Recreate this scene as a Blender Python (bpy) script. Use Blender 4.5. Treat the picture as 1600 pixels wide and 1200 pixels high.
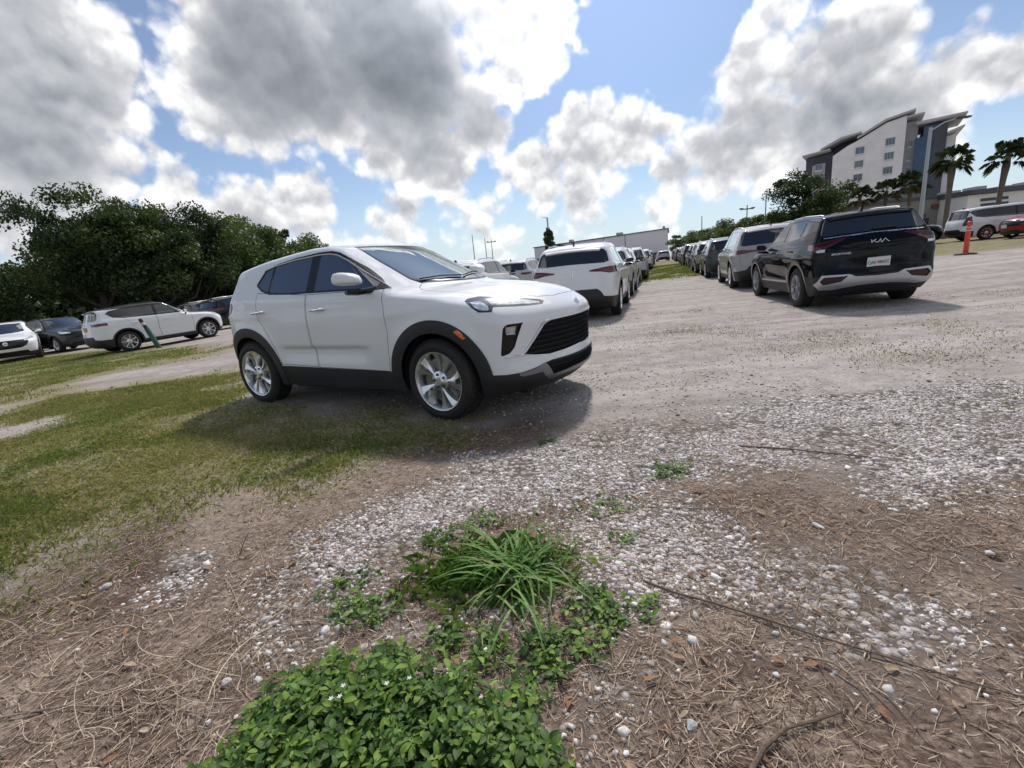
import bpy, bmesh, math, random
import numpy as np
from mathutils import Vector, Matrix, geometry
for o in list(bpy.data.objects): bpy.data.objects.remove(o)
scn = bpy.context.scene
COL = scn.collection
# ------------------------------------------------------------------ camera (hand-held ultra wide, tilted)
PITCH, ROLL, CAM_H, F_PX = math.radians(13.907), math.radians(5.63), 1.197, 711.6
cp, sp, cr_, sr_ = math.cos(PITCH), math.sin(PITCH), math.cos(ROLL), math.sin(ROLL)
CFW = Vector((0, cp, -sp)); CU0 = Vector((0, sp, cp)); CR0 = Vector((1, 0, 0))
CRT = CR0*cr_-CU0*sr_; CUP = CR0*sr_+CU0*cr_
cam_d = bpy.data.cameras.new('camera'); cam = bpy.data.objects.new('camera', cam_d); COL.objects.link(cam)
M = Matrix((CRT, CUP, -CFW)).transposed().to_4x4(); M.translation = Vector((0, 0, CAM_H)); cam.matrix_world = M
cam_d.sensor_width = 36; cam_d.lens = F_PX/1600*36; cam_d.clip_start = .05; cam_d.clip_end = 3000
scn.camera = cam
def ray_dir(u, v): return (CFW+CRT*((u-800)/F_PX)+CUP*((600-v)/F_PX)).normalized()
# ------------------------------------------------------------------ light
SUN_DIR = Vector((.20, .82, .98)).normalized()
sun_d = bpy.data.lights.new('sun', 'SUN'); sun = bpy.data.objects.new('sun', sun_d); COL.objects.link(sun)
sun_d.energy = 2.6; sun_d.angle = math.radians(4.5); sun_d.color = (1, .94, .88)
sun.rotation_euler = (-SUN_DIR).to_track_quat('-Z', 'Y').to_euler(); sun.location = (6, 24, 30)
scn.view_settings.view_transform = 'Standard'; scn.view_settings.look = 'None'; scn.view_settings.gamma = 1
scn.view_settings.exposure = EXPOSURE = .42
scn.view_settings.use_curve_mapping = False
scn.cycles.max_bounces = 6; scn.cycles.diffuse_bounces = 2; scn.cycles.glossy_bounces = 3; scn.cycles.transparent_max_bounces = 8; scn.cycles.transmission_bounces = 3
random.seed(7); RNG = np.random.default_rng(11)
# ------------------------------------------------------------------ world: daylight sky with broken cumulus
W = bpy.data.worlds.new('World'); scn.world = W; W.use_nodes = True
W.cycles.sampling_method = 'MANUAL'; W.cycles.sample_map_resolution = 256
wn, wl = W.node_tree.nodes, W.node_tree.links; wn.clear()
class NT:
    """tiny helper to write node trees"""
    def __init__(s, nodes, links): s.n, s.l = nodes, links
    def new(s, t, **kw):
        n = s.n.new(t)
        for k, v in kw.items(): setattr(n, k, v)
        return n
    def put(s, sock, v):
        if isinstance(v, bpy.types.NodeSocket): s.l.new(v, sock)
        elif v is not None:
            try: sock.default_value = v
            except Exception:
                sock.default_value = (v, v, v) if len(sock.default_value) == 3 else (v, v, v, 1)
    def math(s, op, a, b=None, c=None, clamp=False):
        n = s.new('ShaderNodeMath', operation=op); n.use_clamp = clamp
        for i, v in enumerate((a, b, c)):
            if v is not None: s.put(n.inputs[i], v)
        return n.outputs[0]
    def vmath(s, op, a, b=None, scale=None):
        n = s.new('ShaderNodeVectorMath', operation=op); s.put(n.inputs[0], a)
        if b is not None: s.put(n.inputs[1], b)
        if scale is not None: s.put(n.inputs['Scale'], scale)
        return n.outputs['Value'] if op in ('DOT_PRODUCT', 'LENGTH', 'DISTANCE') else n.outputs[0]
    def ss(s, x, a, b, lo=0., hi=1.):
        n = s.new('ShaderNodeMapRange', interpolation_type='SMOOTHSTEP'); n.clamp = True
        for i, v in enumerate((x, a, b, lo, hi)): s.put(n.inputs[i], v)
        return n.outputs[0]
    def mix(s, f, a, b, blend='MIX'):
        n = s.new('ShaderNodeMix', data_type='RGBA', blend_type=blend); s.put(n.inputs[0], f); s.put(n.inputs[6], a); s.put(n.inputs[7], b); return n.outputs[2]
    def noise(s, vec, scale, detail=5., rough=.55, lac=2., dist=0.):
        n = s.new('ShaderNodeTexNoise'); s.put(n.inputs['Vector'], vec); s.put(n.inputs['Scale'], scale); s.put(n.inputs['Detail'], detail)
        s.put(n.inputs['Roughness'], rough); s.put(n.inputs['Lacunarity'], lac); s.put(n.inputs['Distortion'], dist); return n.outputs['Fac'], n.outputs['Color']
    def voro(s, vec, scale, feature='F1', smooth=.3):
        n = s.new('ShaderNodeTexVoronoi', feature=feature); s.put(n.inputs['Vector'], vec); s.put(n.inputs['Scale'], scale)
        if feature == 'SMOOTH_F1': s.put(n.inputs['Smoothness'], smooth)
        return n.outputs
    def ramp(s, x, stops, interp='LINEAR'):
        n = s.new('ShaderNodeValToRGB'); s.put(n.inputs[0], x); cr = n.color_ramp; cr.interpolation = interp
        while len(cr.elements) < len(stops): cr.elements.new(.5)
        for e, (p, c) in zip(cr.elements, stops): e.position = p; e.color = (*c, 1) if len(c) == 3 else c
        return n.outputs[0]
w = NT(wn, wl)
SKY_STRENGTH = .075
sky = w.new('ShaderNodeTexSky', sky_type='NISHITA'); sky.sun_disc = False
sky.sun_elevation = math.asin(SUN_DIR.z); sky.sun_rotation = math.atan2(SUN_DIR.x, SUN_DIR.y); sky.air_density = 1.0; sky.dust_density = .25; sky.ozone_density = 2.5
D = w.vmath('NORMALIZE', w.new('ShaderNodeTexCoord').outputs['Generated'])
sep = w.new('ShaderNodeSeparateXYZ'); w.put(sep.inputs[0], D); DZ = sep.outputs[2]
# clouds: (centre of a puff as azimuth/elevation direction, angular radius, cover, darkness)
CLOUDS = []
def puff(u, v, r, cover, dark=0.):
    d = ray_dir(u, v); r2 = r*d.dot(CFW)/F_PX      # angular radius
    CLOUDS.append((d, r2, cover, dark))
for a in [  # the heavy grey cloud high on the left and its bright rims
    (400, 80, 200, 1., .62), (620, 90, 200, 1., .74), (540, -20, 130, 1., .42), (800, 40, 140, .85, .10), (660, -190, 95, .8, .0), (520, -260, 120, .7, .0), (500, 150, 130, .8, .74),  # white puffs above the frame are unseen, added to brighten the windshield reflection
    (40, 80, 210, 1., .28), (60, 230, 180, .95, .42), (0, 330, 130, .8, .35), (-160, 130, 260, .9, .5),
    (280, 310, 85, .76, .15), (370, 340, 115, .88, .22), (480, 325, 85, .82, .10), (240, 250, 42, .64, 0), 
    (600, 230, 80, .80, .10), (680, 250, 95, .90, .26), (750, 205, 75, .85, .05), (700, 300, 65, .70, .22),
    (620, 350, 75, .72, .15), (840, 265, 90, .85, .20), (920, 230, 95, .92, .10), (990, 215, 80, .85, .0), (900, 300, 75, .76, .28), (1045, 190, 40, .66, 0),
    (1060, 275, 65, .8, .15), (1130, 240, 85, .88, .20), (1190, 205, 110, 1., .20), (1290, 200, 125, 1., .36), (1265, 115, 85, .92, .12), (1170, 110, 75, .85, .0), (1220, 40, 85, .72, 0), (1330, 90, 110, .95, .05), (1400, 195, 125, .95, .36), (1500, 120, 95, .88, .1), (1590, 110, 95, .9, .05), (1330, 235, 95, .72, .32),
    (600, 385, 120, .64, .05), (760, 370, 110, .64, .05), (920, 352, 90, .62, .05), (1020, 345, 75, .62, .05)]: puff(*a)
FRAME_SPAN = w.ss(w.vmath('DOT_PRODUCT', D, tuple(CFW)), .30, .62)
warp = w.vmath('ADD', D, w.vmath('SCALE', w.vmath('SUBTRACT', w.noise(D, 7., 2., .5)[1], (.5, .5, .5)), scale=.10))
cov = dark = None
for d, r2, c, k in CLOUDS:
    dist = w.vmath('DISTANCE', warp, tuple(d))
    m = w.ss(dist, r2*1.45, r2*.1)
    mc = w.math('MULTIPLY', m, c)
    cov = w.math('SMOOTH_MAX', mc, cov, .12) if cov is not None else mc
    if k:
        mk = w.math('MULTIPLY', m, k); dark = w.math('SMOOTH_MAX', mk, dark, .2) if dark is not None else mk
# the same broken cover continues all round, laid on a flat layer overhead
plane = w.vmath('SCALE', D, scale=w.math('DIVIDE', 1., w.math('ADD', w.math('MAXIMUM', DZ, 0.), .22)))
gen, _ = w.noise(plane, 1.15, 2., .5)
genc = w.ss(gen, .42, .60); gend = w.ss(gen, .52, .70, 0., .8)
inv = w.math('SUBTRACT', 1., FRAME_SPAN)
cov = w.math('ADD', w.math('MULTIPLY', cov, FRAME_SPAN), w.math('MULTIPLY', genc, inv))
dark = w.math('ADD', w.math('MULTIPLY', dark, FRAME_SPAN), w.math('MULTIPLY', gend, inv))
n1, n1c = w.noise(D, 8., 6., .58)
wob = w.vmath('ADD', D, w.vmath('SCALE', w.vmath('SUBTRACT', n1c, (.5, .5, .5)), scale=.05))
vb = w.voro(wob, 22.)[0]
vs = w.voro(wob, 52.)[0]
bil = w.math('ADD', w.math('MULTIPLY', w.math('SUBTRACT', .42, vb), 1.0), w.math('MULTIPLY', w.math('SUBTRACT', .42, vs), .45))
up = tuple(Vector((SUN_DIR.x, 0, SUN_DIR.z)).normalized()*.013)
vbu = w.voro(w.vmath('ADD', wob, up), 22.)[0]
n1u, _ = w.noise(w.vmath('ADD', D, tuple(Vector(up)*1.6)), 8., 4., .58)
dens = w.math('ADD', cov, w.math('ADD', w.math('MULTIPLY', w.math('SUBTRACT', n1, .5), .80), w.math('MULTIPLY', bil, .33)))
alpha = w.ss(dens, .39, .64)
alpha = w.math('MULTIPLY', alpha, w.ss(DZ, -.01, .08, .45, 1.))
body = w.ss(w.math('ADD', cov, w.math('MULTIPLY', w.math('SUBTRACT', n1, .5), .35)), .55, 1.05)
n0, _ = w.noise(warp, 4., 2., .5)
core = w.ss(w.math('ADD', w.math('MULTIPLY', w.math('SUBTRACT', n0, .5), .5), w.math('ADD', w.math('MULTIPLY', w.math('SUBTRACT', n1, .5), .16), cov)), .48, .98)
rel = w.math('ADD', w.math('MULTIPLY', w.math('SUBTRACT', n1, n1u), 1.35), w.math('MULTIPLY', w.math('SUBTRACT', vbu, vb), .38))
soft = w.math('SUBTRACT', 1., w.math('MULTIPLY', w.math('MULTIPLY', dark, core), 1.05), clamp=True)
lum = w.math('SUBTRACT', .97, w.math('MULTIPLY', dark, w.math('MULTIPLY', core, .70)))
lum = w.math('SUBTRACT', lum, w.math('MULTIPLY', body, .12))
lum = w.math('ADD', lum, w.math('MULTIPLY', rel, w.math('MULTIPLY_ADD', soft, .9, .1)))
lum = w.math('MAXIMUM', lum, .2)
ccol = w.ramp(lum, [(0, (.10, .115, .14)), (.25, (.15, .165, .19)), (.5, (.28, .30, .335)), (.75, (.47, .48, .51)), (.92, (.74, .74, .745)), (1, (.90, .90, .89))])
CLOUD_GAIN = .95
aureole = w.ss(w.vmath('DOT_PRODUCT', D, tuple(SUN_DIR)), .78, .99)      # glow of forward scatter close to the sun, added to brighten the windshield reflection
hs_ = w.new('ShaderNodeHueSaturation'); w.put(hs_.inputs['Color'], w.mix(1., sky.outputs[0], (.90, .965, 1.06, 1), 'MULTIPLY')); hs_.inputs['Saturation'].default_value = .86
skyc = w.mix(w.ss(DZ, .20, -.02, 0., .85), hs_.outputs[0], (.50/SKY_STRENGTH, .60/SKY_STRENGTH, .67/SKY_STRENGTH, 1))   # pale humid air low on the horizon
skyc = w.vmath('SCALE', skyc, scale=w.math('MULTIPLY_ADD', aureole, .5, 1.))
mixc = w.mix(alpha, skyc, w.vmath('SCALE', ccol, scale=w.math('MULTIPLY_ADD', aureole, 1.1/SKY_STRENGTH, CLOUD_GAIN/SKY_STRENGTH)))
bg = w.new('ShaderNodeBackground'); w.put(bg.inputs[0], mixc); bg.inputs[1].default_value = SKY_STRENGTH
wo = w.new('ShaderNodeOutputWorld'); wl.new(bg.outputs[0], wo.inputs[0])
# ------------------------------------------------------------------ helpers
def zg(x, y):
    """height of the ground: it falls a little to the left and rises a little to the right"""
    l = np.maximum(0, -np.asarray(x, float)-3.5); r = np.maximum(0, np.asarray(x, float)-5.)
    return -.042*l*l/(l+2)*np.exp(-l/60)+.028*r*r/(r+2)*np.exp(-r/60)
def mesh_np(name, V, F, N=None, smooth=True):
    me = bpy.data.meshes.new(name); V = np.asarray(V, np.float32); F = np.asarray(F, np.int32); k = F.shape[1]
    me.vertices.add(len(V)); me.vertices.foreach_set('co', V.ravel())
    me.loops.add(F.size); me.loops.foreach_set('vertex_index', F.ravel())
    me.polygons.add(len(F)); me.polygons.foreach_set('loop_start', np.arange(0, F.size, k, dtype=np.int32)); me.polygons.foreach_set('loop_total', np.full(len(F), k, np.int32))
    me.polygons.foreach_set('use_smooth', np.full(len(F), smooth)); me.update(calc_edges=True); me.validate()
    if N is not None and len(me.vertices) == len(N): me.normals_split_custom_set_from_vertices(np.asarray(N, np.float32).tolist())
    return me
def link(name, me, m=None, parent=None, loc=None, rot=None):
    o = bpy.data.objects.new(name, me); COL.objects.link(o)
    if me is not None and m is not None and len(me.materials) == 0: me.materials.append(m)
    if parent is not None: o.parent = parent
    if loc is not None: o.location = loc
    if rot is not None: o.rotation_euler = rot
    return o
def empty(name, loc=(0, 0, 0), rz=0., label=None, cat=None, group=None):
    o = bpy.data.objects.new(name, None); COL.objects.link(o); o.location = loc; o.rotation_euler = (0, 0, rz); o.empty_display_size = .2
    return tag(o, label, cat, group)
def tag(o, label=None, cat=None, group=None, kind=None):
    for k, v in (('label', label), ('category', cat), ('group', group), ('kind', kind)):
        if v: o[k] = v
    return o
def copy_tree(o, parent=None):
    c = o.copy(); COL.objects.link(c)
    if parent is not None: c.parent = parent
    for ch in list(o.children): copy_tree(ch, c)
    return c
class MB:
    """collects simple shapes into one mesh"""
    def __init__(s): s.v, s.f = [], []
    def add(s, vs, fs):
        n = len(s.v); s.v += [tuple(v) for v in vs]; s.f += [tuple(i+n for i in f) for f in fs]; return s
    def box(s, x0, x1, y0, y1, z0, z1, M=None, c=0.):
        if c:
            P = []
            for z, e in ((z0, c), (z0+c, 0), (z1-c, 0), (z1, c)):
                P += [(x0+e+c*(e == 0)*0, y0+e, z), (x1-e, y0+e, z), (x1-e, y1-e, z), (x0+e, y1-e, z)]
            F = [(3, 2, 1, 0), (12, 13, 14, 15)]
            for k in range(3):
                for i in range(4): F.append((4*k+i, 4*k+(i+1) % 4, 4*k+4+(i+1) % 4, 4*k+4+i))
        else:
            P = [(x, y, z) for z in (z0, z1) for (x, y) in ((x0, y0), (x1, y0), (x1, y1), (x0, y1))]
            F = [(3, 2, 1, 0), (4, 5, 6, 7), (0, 1, 5, 4), (1, 2, 6, 5), (2, 3, 7, 6), (3, 0, 4, 7)]
        if M is not None: P = [M @ Vector(p) for p in P]
        return s.add(P, F)
    def tube(s, pts, rad, n=8, caps=True):
        pts = [Vector(p) for p in pts]; rad = rad if hasattr(rad, '__len__') else [rad]*len(pts); P = []; F = []
        a = None
        for i, p in enumerate(pts):
            t = (pts[min(i+1, len(pts)-1)]-pts[max(i-1, 0)]).normalized()
            if a is None: a = t.orthogonal().normalized()
            a = (a-t*a.dot(t)).normalized(); b = t.cross(a)
            P += [p+(a*math.cos(2*math.pi*k/n)+b*math.sin(2*math.pi*k/n))*rad[i] for k in range(n)]
        for i in range(len(pts)-1):
            for k in range(n): F.append((i*n+k, i*n+(k+1) % n, i*n+n+(k+1) % n, i*n+n+k))
        if caps: F += [tuple(range(n-1, -1, -1)), tuple(range((len(pts)-1)*n, len(pts)*n))]
        return s.add(P, F)
    def lathe(s, prof, n=32, axis='y', c=(0, 0, 0), close=False):
        P = []; F = []
        for r, h in prof:
            for k in range(n):
                a = 2*math.pi*k/n; u, v = r*math.cos(a), r*math.sin(a)
                P.append((c[0]+u, c[1]+h, c[2]+v) if axis == 'y' else ((c[0]+u, c[1]+v, c[2]+h) if axis == 'z' else (c[0]+h, c[1]+u, c[2]+v)))
        m = len(prof)
        for i in range(m if close else m-1):
            j = (i+1) % m
            for k in range(n):
                f = (i*n+k, i*n+(k+1) % n, j*n+(k+1) % n, j*n+k); F.append(f[::-1] if axis == 'y' else f)
        return s.add(P, F)
    def prism(s, poly, h0, h1, axes='xzy', M=None):
        """polygon in the first two axes, extruded along the third"""
        P = []
        for h in (h0, h1):
            for a, b in poly:
                d = {axes[0]: a, axes[1]: b, axes[2]: h}; P.append(Vector((d['x'], d['y'], d['z'])))
        if M is not None: P = [M @ p for p in P]
        n = len(poly); F = [tuple(range(n-1, -1, -1)), tuple(range(n, 2*n))]+[(i, (i+1) % n, n+(i+1) % n, n+i) for i in range(n)]
        return s.add(P, F)
    def sphere(s, c, r, nu=12, nv=8, M=None):
        P = []; F = []
        r = r if hasattr(r, '__len__') else (r, r, r)
        for i in range(nv+1):
            t = math.pi*i/nv
            for k in range(nu):
                a = 2*math.pi*k/nu; P.append(Vector((c[0]+r[0]*math.sin(t)*math.cos(a), c[1]+r[1]*math.sin(t)*math.sin(a), c[2]+r[2]*math.cos(t))))
        if M is not None: P = [M @ p for p in P]
        for i in range(nv):
            for k in range(nu): F.append((i*nu+k, (i+1)*nu+k, (i+1)*nu+(k+1) % nu, i*nu+(k+1) % nu))
        return s.add(P, F)
    def mesh(s, name, smooth=False, fix=True, angle=None):
        me = bpy.data.meshes.new(name); me.from_pydata(s.v, [], s.f)
        bm = bmesh.new(); bm.from_mesh(me)
        if fix: bmesh.ops.remove_doubles(bm, verts=bm.verts, dist=1e-5); bmesh.ops.recalc_face_normals(bm, faces=bm.faces)
        if smooth:
            lim = math.radians(angle or 40)
            for f in bm.faces: f.smooth = True
            for e in bm.edges:
                if len(e.link_faces) == 2 and e.calc_face_angle(0) > lim: e.smooth = False
        bm.to_mesh(me); bm.free(); return me
    def obj(s, name, m, parent=None, smooth=False, angle=None, loc=None, rot=None, fix=True): return link(name, s.mesh(name, smooth, fix, angle), m, parent, loc, rot)
# ------------------------------------------------------------------ materials
MATS = {}
def mat(name, base=(.5, .5, .5), rough=.5, metal=0., coat=0., spec=.5, var=0., vscale=8., bump=0., bscale=60., obj_col=False, emit=None, coat_rough=.03, rough_var=0., dust=0., trans=0., extra=None):
    if name in MATS: return MATS[name]
    m = bpy.data.materials.new(name); m.use_nodes = True; nt = m.node_tree; n = NT(nt.nodes, nt.links); b = nt.nodes['Principled BSDF']
    P = n.new('ShaderNodeTexCoord').outputs['Object']
    col = (*base, 1)
    if obj_col: col = n.new('ShaderNodeObjectInfo').outputs['Color']
    if var:
        f, _ = n.noise(P, vscale, 6., .6)
        g = n.ss(f, .3, .7, 1-var, 1+var*.6); col = n.mix(1., col, n.vmath('SCALE', (1, 1, 1), scale=g), 'MULTIPLY')
    if dust:
        sx = n.new('ShaderNodeSeparateXYZ'); n.put(sx.inputs[0], P)
        f, _ = n.noise(P, 3., 6., .65)
        k = n.math('MULTIPLY', n.math('MULTIPLY', n.ss(sx.outputs[2], .95, .15), n.ss(f, .35, .75)), dust)
        col = n.mix(k, col, (.30, .25, .19, 1))
        n.put(b.inputs['Roughness'], n.math('MULTIPLY_ADD', k, .6, rough))
    else: b.inputs['Roughness'].default_value = rough
    if rough_var:
        f, _ = n.noise(P, vscale*2.3, 5., .6); n.put(b.inputs['Roughness'], n.ss(f, .3, .7, rough-rough_var, rough+rough_var))
    n.put(b.inputs['Base Color'], col); b.inputs['Metallic'].default_value = metal; b.inputs['Coat Weight'].default_value = coat; b.inputs['Coat Roughness'].default_value = coat_rough
    b.inputs['Specular IOR Level'].default_value = spec
    if emit: b.inputs['Emission Color'].default_value = (*emit[0], 1); b.inputs['Emission Strength'].default_value = emit[1]
    if bump:
        f, _ = n.noise(P, bscale, 4., .6); bn = n.new('ShaderNodeBump'); bn.inputs['Strength'].default_value = bump; bn.inputs['Distance'].default_value = .01; n.put(bn.inputs['Height'], f); n.put(b.inputs['Normal'], bn.outputs[0])
    if trans: b.inputs['Transmission Weight'].default_value = trans
    MATS[name] = m; return m
def glass_mat(name, tint, ior=1.55, refl=(.95, .97, 1)):
    m = bpy.data.materials.new(name); m.use_nodes = True; nt = m.node_tree; nt.nodes.clear(); n = NT(nt.nodes, nt.links)
    fr = n.new('ShaderNodeFresnel'); fr.inputs[0].default_value = ior
    tr = n.new('ShaderNodeBsdfTransparent'); tr.inputs[0].default_value = (*tint, 1)
    gl = n.new('ShaderNodeBsdfGlossy'); gl.inputs[0].default_value = (*refl, 1); gl.inputs['Roughness'].default_value = .015
    mx = n.new('ShaderNodeMixShader'); n.put(mx.inputs[0], fr.outputs[0]); nt.links.new(tr.outputs[0], mx.inputs[1]); nt.links.new(gl.outputs[0], mx.inputs[2])
    out = n.new('ShaderNodeOutputMaterial'); nt.links.new(mx.outputs[0], out.inputs[0]); MATS[name] = m; return m
PAINT = mat('car_paint', obj_col=True, rough=.4, coat=.85, spec=.12, dust=.03, var=.02, vscale=2.5)
PAINT_BLACK = mat('black_car_paint', obj_col=True, rough=.07, coat=0., spec=.22)
CLAD = mat('black_plastic', (.018, .019, .021), .55, bump=.15, bscale=250., dust=.03)
GLOSSBLK = mat('gloss_black_trim', (.008, .008, .009), .18, coat=.4, spec=.3)
SEAM = mat('panel_gap', (.01, .01, .01), .9)
RUBBER = mat('tyre_rubber', (.012, .012, .013), .75, bump=.2, bscale=120., dust=.06)
ALLOY = mat('alloy_silver', (.78, .79, .81), .27, metal=.9)
ALLOYD = mat('alloy_dark', (.05, .052, .056), .35, metal=.6)
CHROME = mat('chrome_trim', (.82, .83, .85), .22, metal=1.)
SATIN = mat('satin_silver_trim', (.50, .51, .53), .38, metal=.7)
GLASS_D = mat('privacy_glass', (.010, .012, .014), .02, coat=1., spec=.8, coat_rough=.01)
GLASS_T = glass_mat('tinted_glass', (.15, .16, .17), 3.0, (.90, .90, .94))
GLASS_C = glass_mat('clear_glass', (.55, .60, .58), 1.8)
GLASS_W = glass_mat('coated_windshield', (.40, .48, .45), 5.0, (.93, 1, .98))
REDLAMP = mat('red_lamp_lens', (.10, .004, .009), .12, coat=.7)
REDDARK = mat('red_reflector', (.030, .003, .005), .25, coat=.3, spec=.3)
AMBER = mat('amber_lens', (.75, .16, .015), .2, coat=1.)
LAMPW = mat('clear_lamp_lens', (.62, .65, .68), .10, metal=.55, coat=1., var=.3, vscale=30.)
LAMPD = mat('lamp_housing_dark', (.03, .032, .036), .15, coat=1.)
INTER = mat('dark_interior', (.028, .027, .027), .8, var=.2)
UNDER = mat('underbody', (.012, .012, .012), .9)
DISC = mat('brake_disc', (.22, .21, .20), .4, metal=.8)
PLATE_W = mat('plate_white', (.68, .70, .68), .4)
PLATE_Y = mat('plate_yellow', (.62, .42, .06), .4)
PLATE_G = mat('plate_green_ink', (.02, .10, .05), .5)
PLATE_O = mat('plate_orange_ink', (.55, .10, .06), .5)
WHITE_T = mat('white_badge', (.80, .82, .84), .2, metal=.3, coat=.5)
WHITE_INT = mat('seat_fabric', (.045, .043, .042), .85)
# ------------------------------------------------------------------ car shells
# A car body is an implicit solid (side, top, front and rear profiles blended together), meshed by
# surface nets, then cut exactly along the outlines of its panels, windows and lamps.
def tab(pts, sm=0.05, lo=None, hi=None, n=900):
    pts = sorted(pts); a = np.array(pts, float)
    lo = a[0, 0]-.6 if lo is None else lo; hi = a[-1, 0]+.6 if hi is None else hi
    xs = np.linspace(lo, hi, n)
    ys = np.interp(xs, a[:, 0], a[:, 1])
    # linear extrapolation at both ends
    s0 = (a[1, 1]-a[0, 1])/(a[1, 0]-a[0, 0]); s1 = (a[-1, 1]-a[-2, 1])/(a[-1, 0]-a[-2, 0])
    ys = np.where(xs < a[0, 0], a[0, 1]+(xs-a[0, 0])*s0, ys); ys = np.where(xs > a[-1, 0], a[-1, 1]+(xs-a[-1, 0])*s1, ys)
    w = max(1, int(3*sm/(xs[1]-xs[0]))); k = np.exp(-.5*(np.arange(-w, w+1)*(xs[1]-xs[0])/max(sm, 1e-6))**2); k /= k.sum()
    pad = np.concatenate([ys[0]+(np.arange(-w, 0))*(ys[1]-ys[0]), ys, ys[-1]+np.arange(1, w+1)*(ys[-1]-ys[-2])])
    ys = np.convolve(pad, k, 'valid')
    return xs, ys, np.gradient(ys, xs)
def ev(t, x): return np.interp(x, t[0], t[1])
def evn(t, x): return 1/np.sqrt(1+np.interp(x, t[0], t[2])**2)
def smax(a, b, k):
    h = np.maximum(k-np.abs(a-b), 0)/k
    return np.maximum(a, b)+h*h*h*k/6
def sstep(t): t = np.clip(t, 0, 1); return t*t*(3-2*t)

def car_field(S):
    ZT = tab(S['top'], S.get('top_sm', .05)); XF = tab(S['front'], .035); XR = tab(S['rear'], S.get('rear_sm', .035))
    PW = tab(S['plan'], .12); SEC = tab(S['section'], .035); ZB = tab(S['belt'], .1)
    kf, kf4, kr, ktf, ktr, cr = (S[k] for k in ('kf', 'kf4', 'kr', 'ktf', 'ktr', 'crown'))
    wh = S['wheels']; tum = S['tumble']; bump = S.get('bump'); ks = S.get('ks', .10)
    def f(P):
        x, y, z = P[:, 0], np.abs(P[:, 1]), P[:, 2]
        sh = y*y
        wf = sstep((x+.6)/1.2)
        xs = x+sh*(ktf*wf-ktr*(1-wf))
        top = (z+cr*sh-ev(ZT, xs))*evn(ZT, xs)
        front = (x+kf*sh+kf4*sh*sh-ev(XF, z))*evn(XF, z)
        rear = (ev(XR, z)+kr*sh+S.get('kr4', 0)*sh*sh-x)*evn(XR, z)
        zb = z-ev(ZB, x)
        W = ev(PW, x)+ev(SEC, z)-tum*(.5*(zb+np.sqrt(zb*zb+.0016)))
        for xw, zw, ra in wh:
            r = np.sqrt((x-xw)**2+(z-zw)**2)
            W = W+S.get('flare', .018)*np.exp(-((r-ra)/.10)**2)
        if bump: W = W+bump(x, z)
        side = (y-W)*.93
        g = smax(side, top, ks)
        g = smax(g, front, S.get('kff', .16)); g = smax(g, rear, S.get('krr', .14))
        return smax(g, (S['bot']-z)*1.0, .05)
    return f
def grad(f, P, e=.004):
    G = np.empty_like(P)
    for a in range(3):
        d = np.zeros(3); d[a] = e
        G[:, a] = (f(P+d)-f(P-d))/(2*e)
    return G
def newton(f, P, it=3):
    for _ in range(it):
        v = f(P); G = grad(f, P); st = (v/np.maximum((G*G).sum(1), .05))
        P = P-G*np.clip(st, -.05, .05)[:, None]
    return P
def surface_net(f, lo, hi, h):
    ax = [np.arange(lo[i], hi[i]+h, h) for i in range(3)]
    # odd symmetric grid in y so that the two halves mirror
    ny = int(math.ceil(hi[1]/h)); ax[1] = (np.arange(-ny, ny+2)-.5)*h
    nx, nyy, nz = map(len, ax)
    G = np.stack(np.meshgrid(*ax, indexing='ij'), -1).reshape(-1, 3)
    half = G[:, 1] > 0
    F = np.empty(len(G)); F[half] = f(G[half]); F = F.reshape(nx, nyy, nz)
    m = nyy//2; F[:, :m, :] = F[:, ::-1, :][:, :m, :]
    s = F < 0
    c = np.zeros((nx-1, nyy-1, nz-1), int)
    for a in (0, 1):
        for b in (0, 1):
            for d in (0, 1): c += s[a:nx-1+a, b:nyy-1+b, d:nz-1+d]
    act = (c > 0) & (c < 8)
    idx = -np.ones(act.shape, int); idx[act] = np.arange(act.sum())
    I = np.argwhere(act); V = np.stack([ax[i][I[:, i]]+h/2 for i in range(3)], 1)
    Q = []
    for a in range(3):
        b, d = (a+1) % 3, (a+2) % 3
        sl0 = [slice(None)]*3; sl1 = [slice(None)]*3
        sl0[a] = slice(0, -1); sl1[a] = slice(1, None)
        s0, s1 = s[tuple(sl0)], s[tuple(sl1)]
        E = np.argwhere(s0 != s1)
        n = np.array(act.shape)
        ok = (E[:, b] > 0) & (E[:, d] > 0) & (E[:, b] < n[b]) & (E[:, d] < n[d]); E = E[ok]
        o = []
        for (ob, od) in ((1, 1), (0, 1), (0, 0), (1, 0)):
            e = E.copy(); e[:, b] -= ob; e[:, d] -= od; o.append(idx[e[:, 0], e[:, 1], e[:, 2]])
        q = np.stack(o, 1); ins = s0[E[:, 0], E[:, 1], E[:, 2]]
        q = np.where(ins[:, None], q, q[:, ::-1]); Q.append(q)
    Q = np.concatenate(Q); Q = Q[(Q >= 0).all(1)]
    return V, Q
def relax(f, V, Q, it=4):
    E = np.concatenate([Q[:, [i, (i+1) % 4]] for i in range(4)])
    deg = np.bincount(E[:, 0], minlength=len(V)).astype(float)
    V = newton(f, V, 3)
    for _ in range(it):
        L = np.stack([np.bincount(E[:, 0], V[E[:, 1], a], minlength=len(V)) for a in range(3)], 1)/np.maximum(deg, 1)[:, None]-V
        N = grad(f, V); N /= np.linalg.norm(N, axis=1)[:, None]+1e-9
        L -= N*(L*N).sum(1)[:, None]
        V = newton(f, V+.6*L, 1)
    return newton(f, V, 1)
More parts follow.
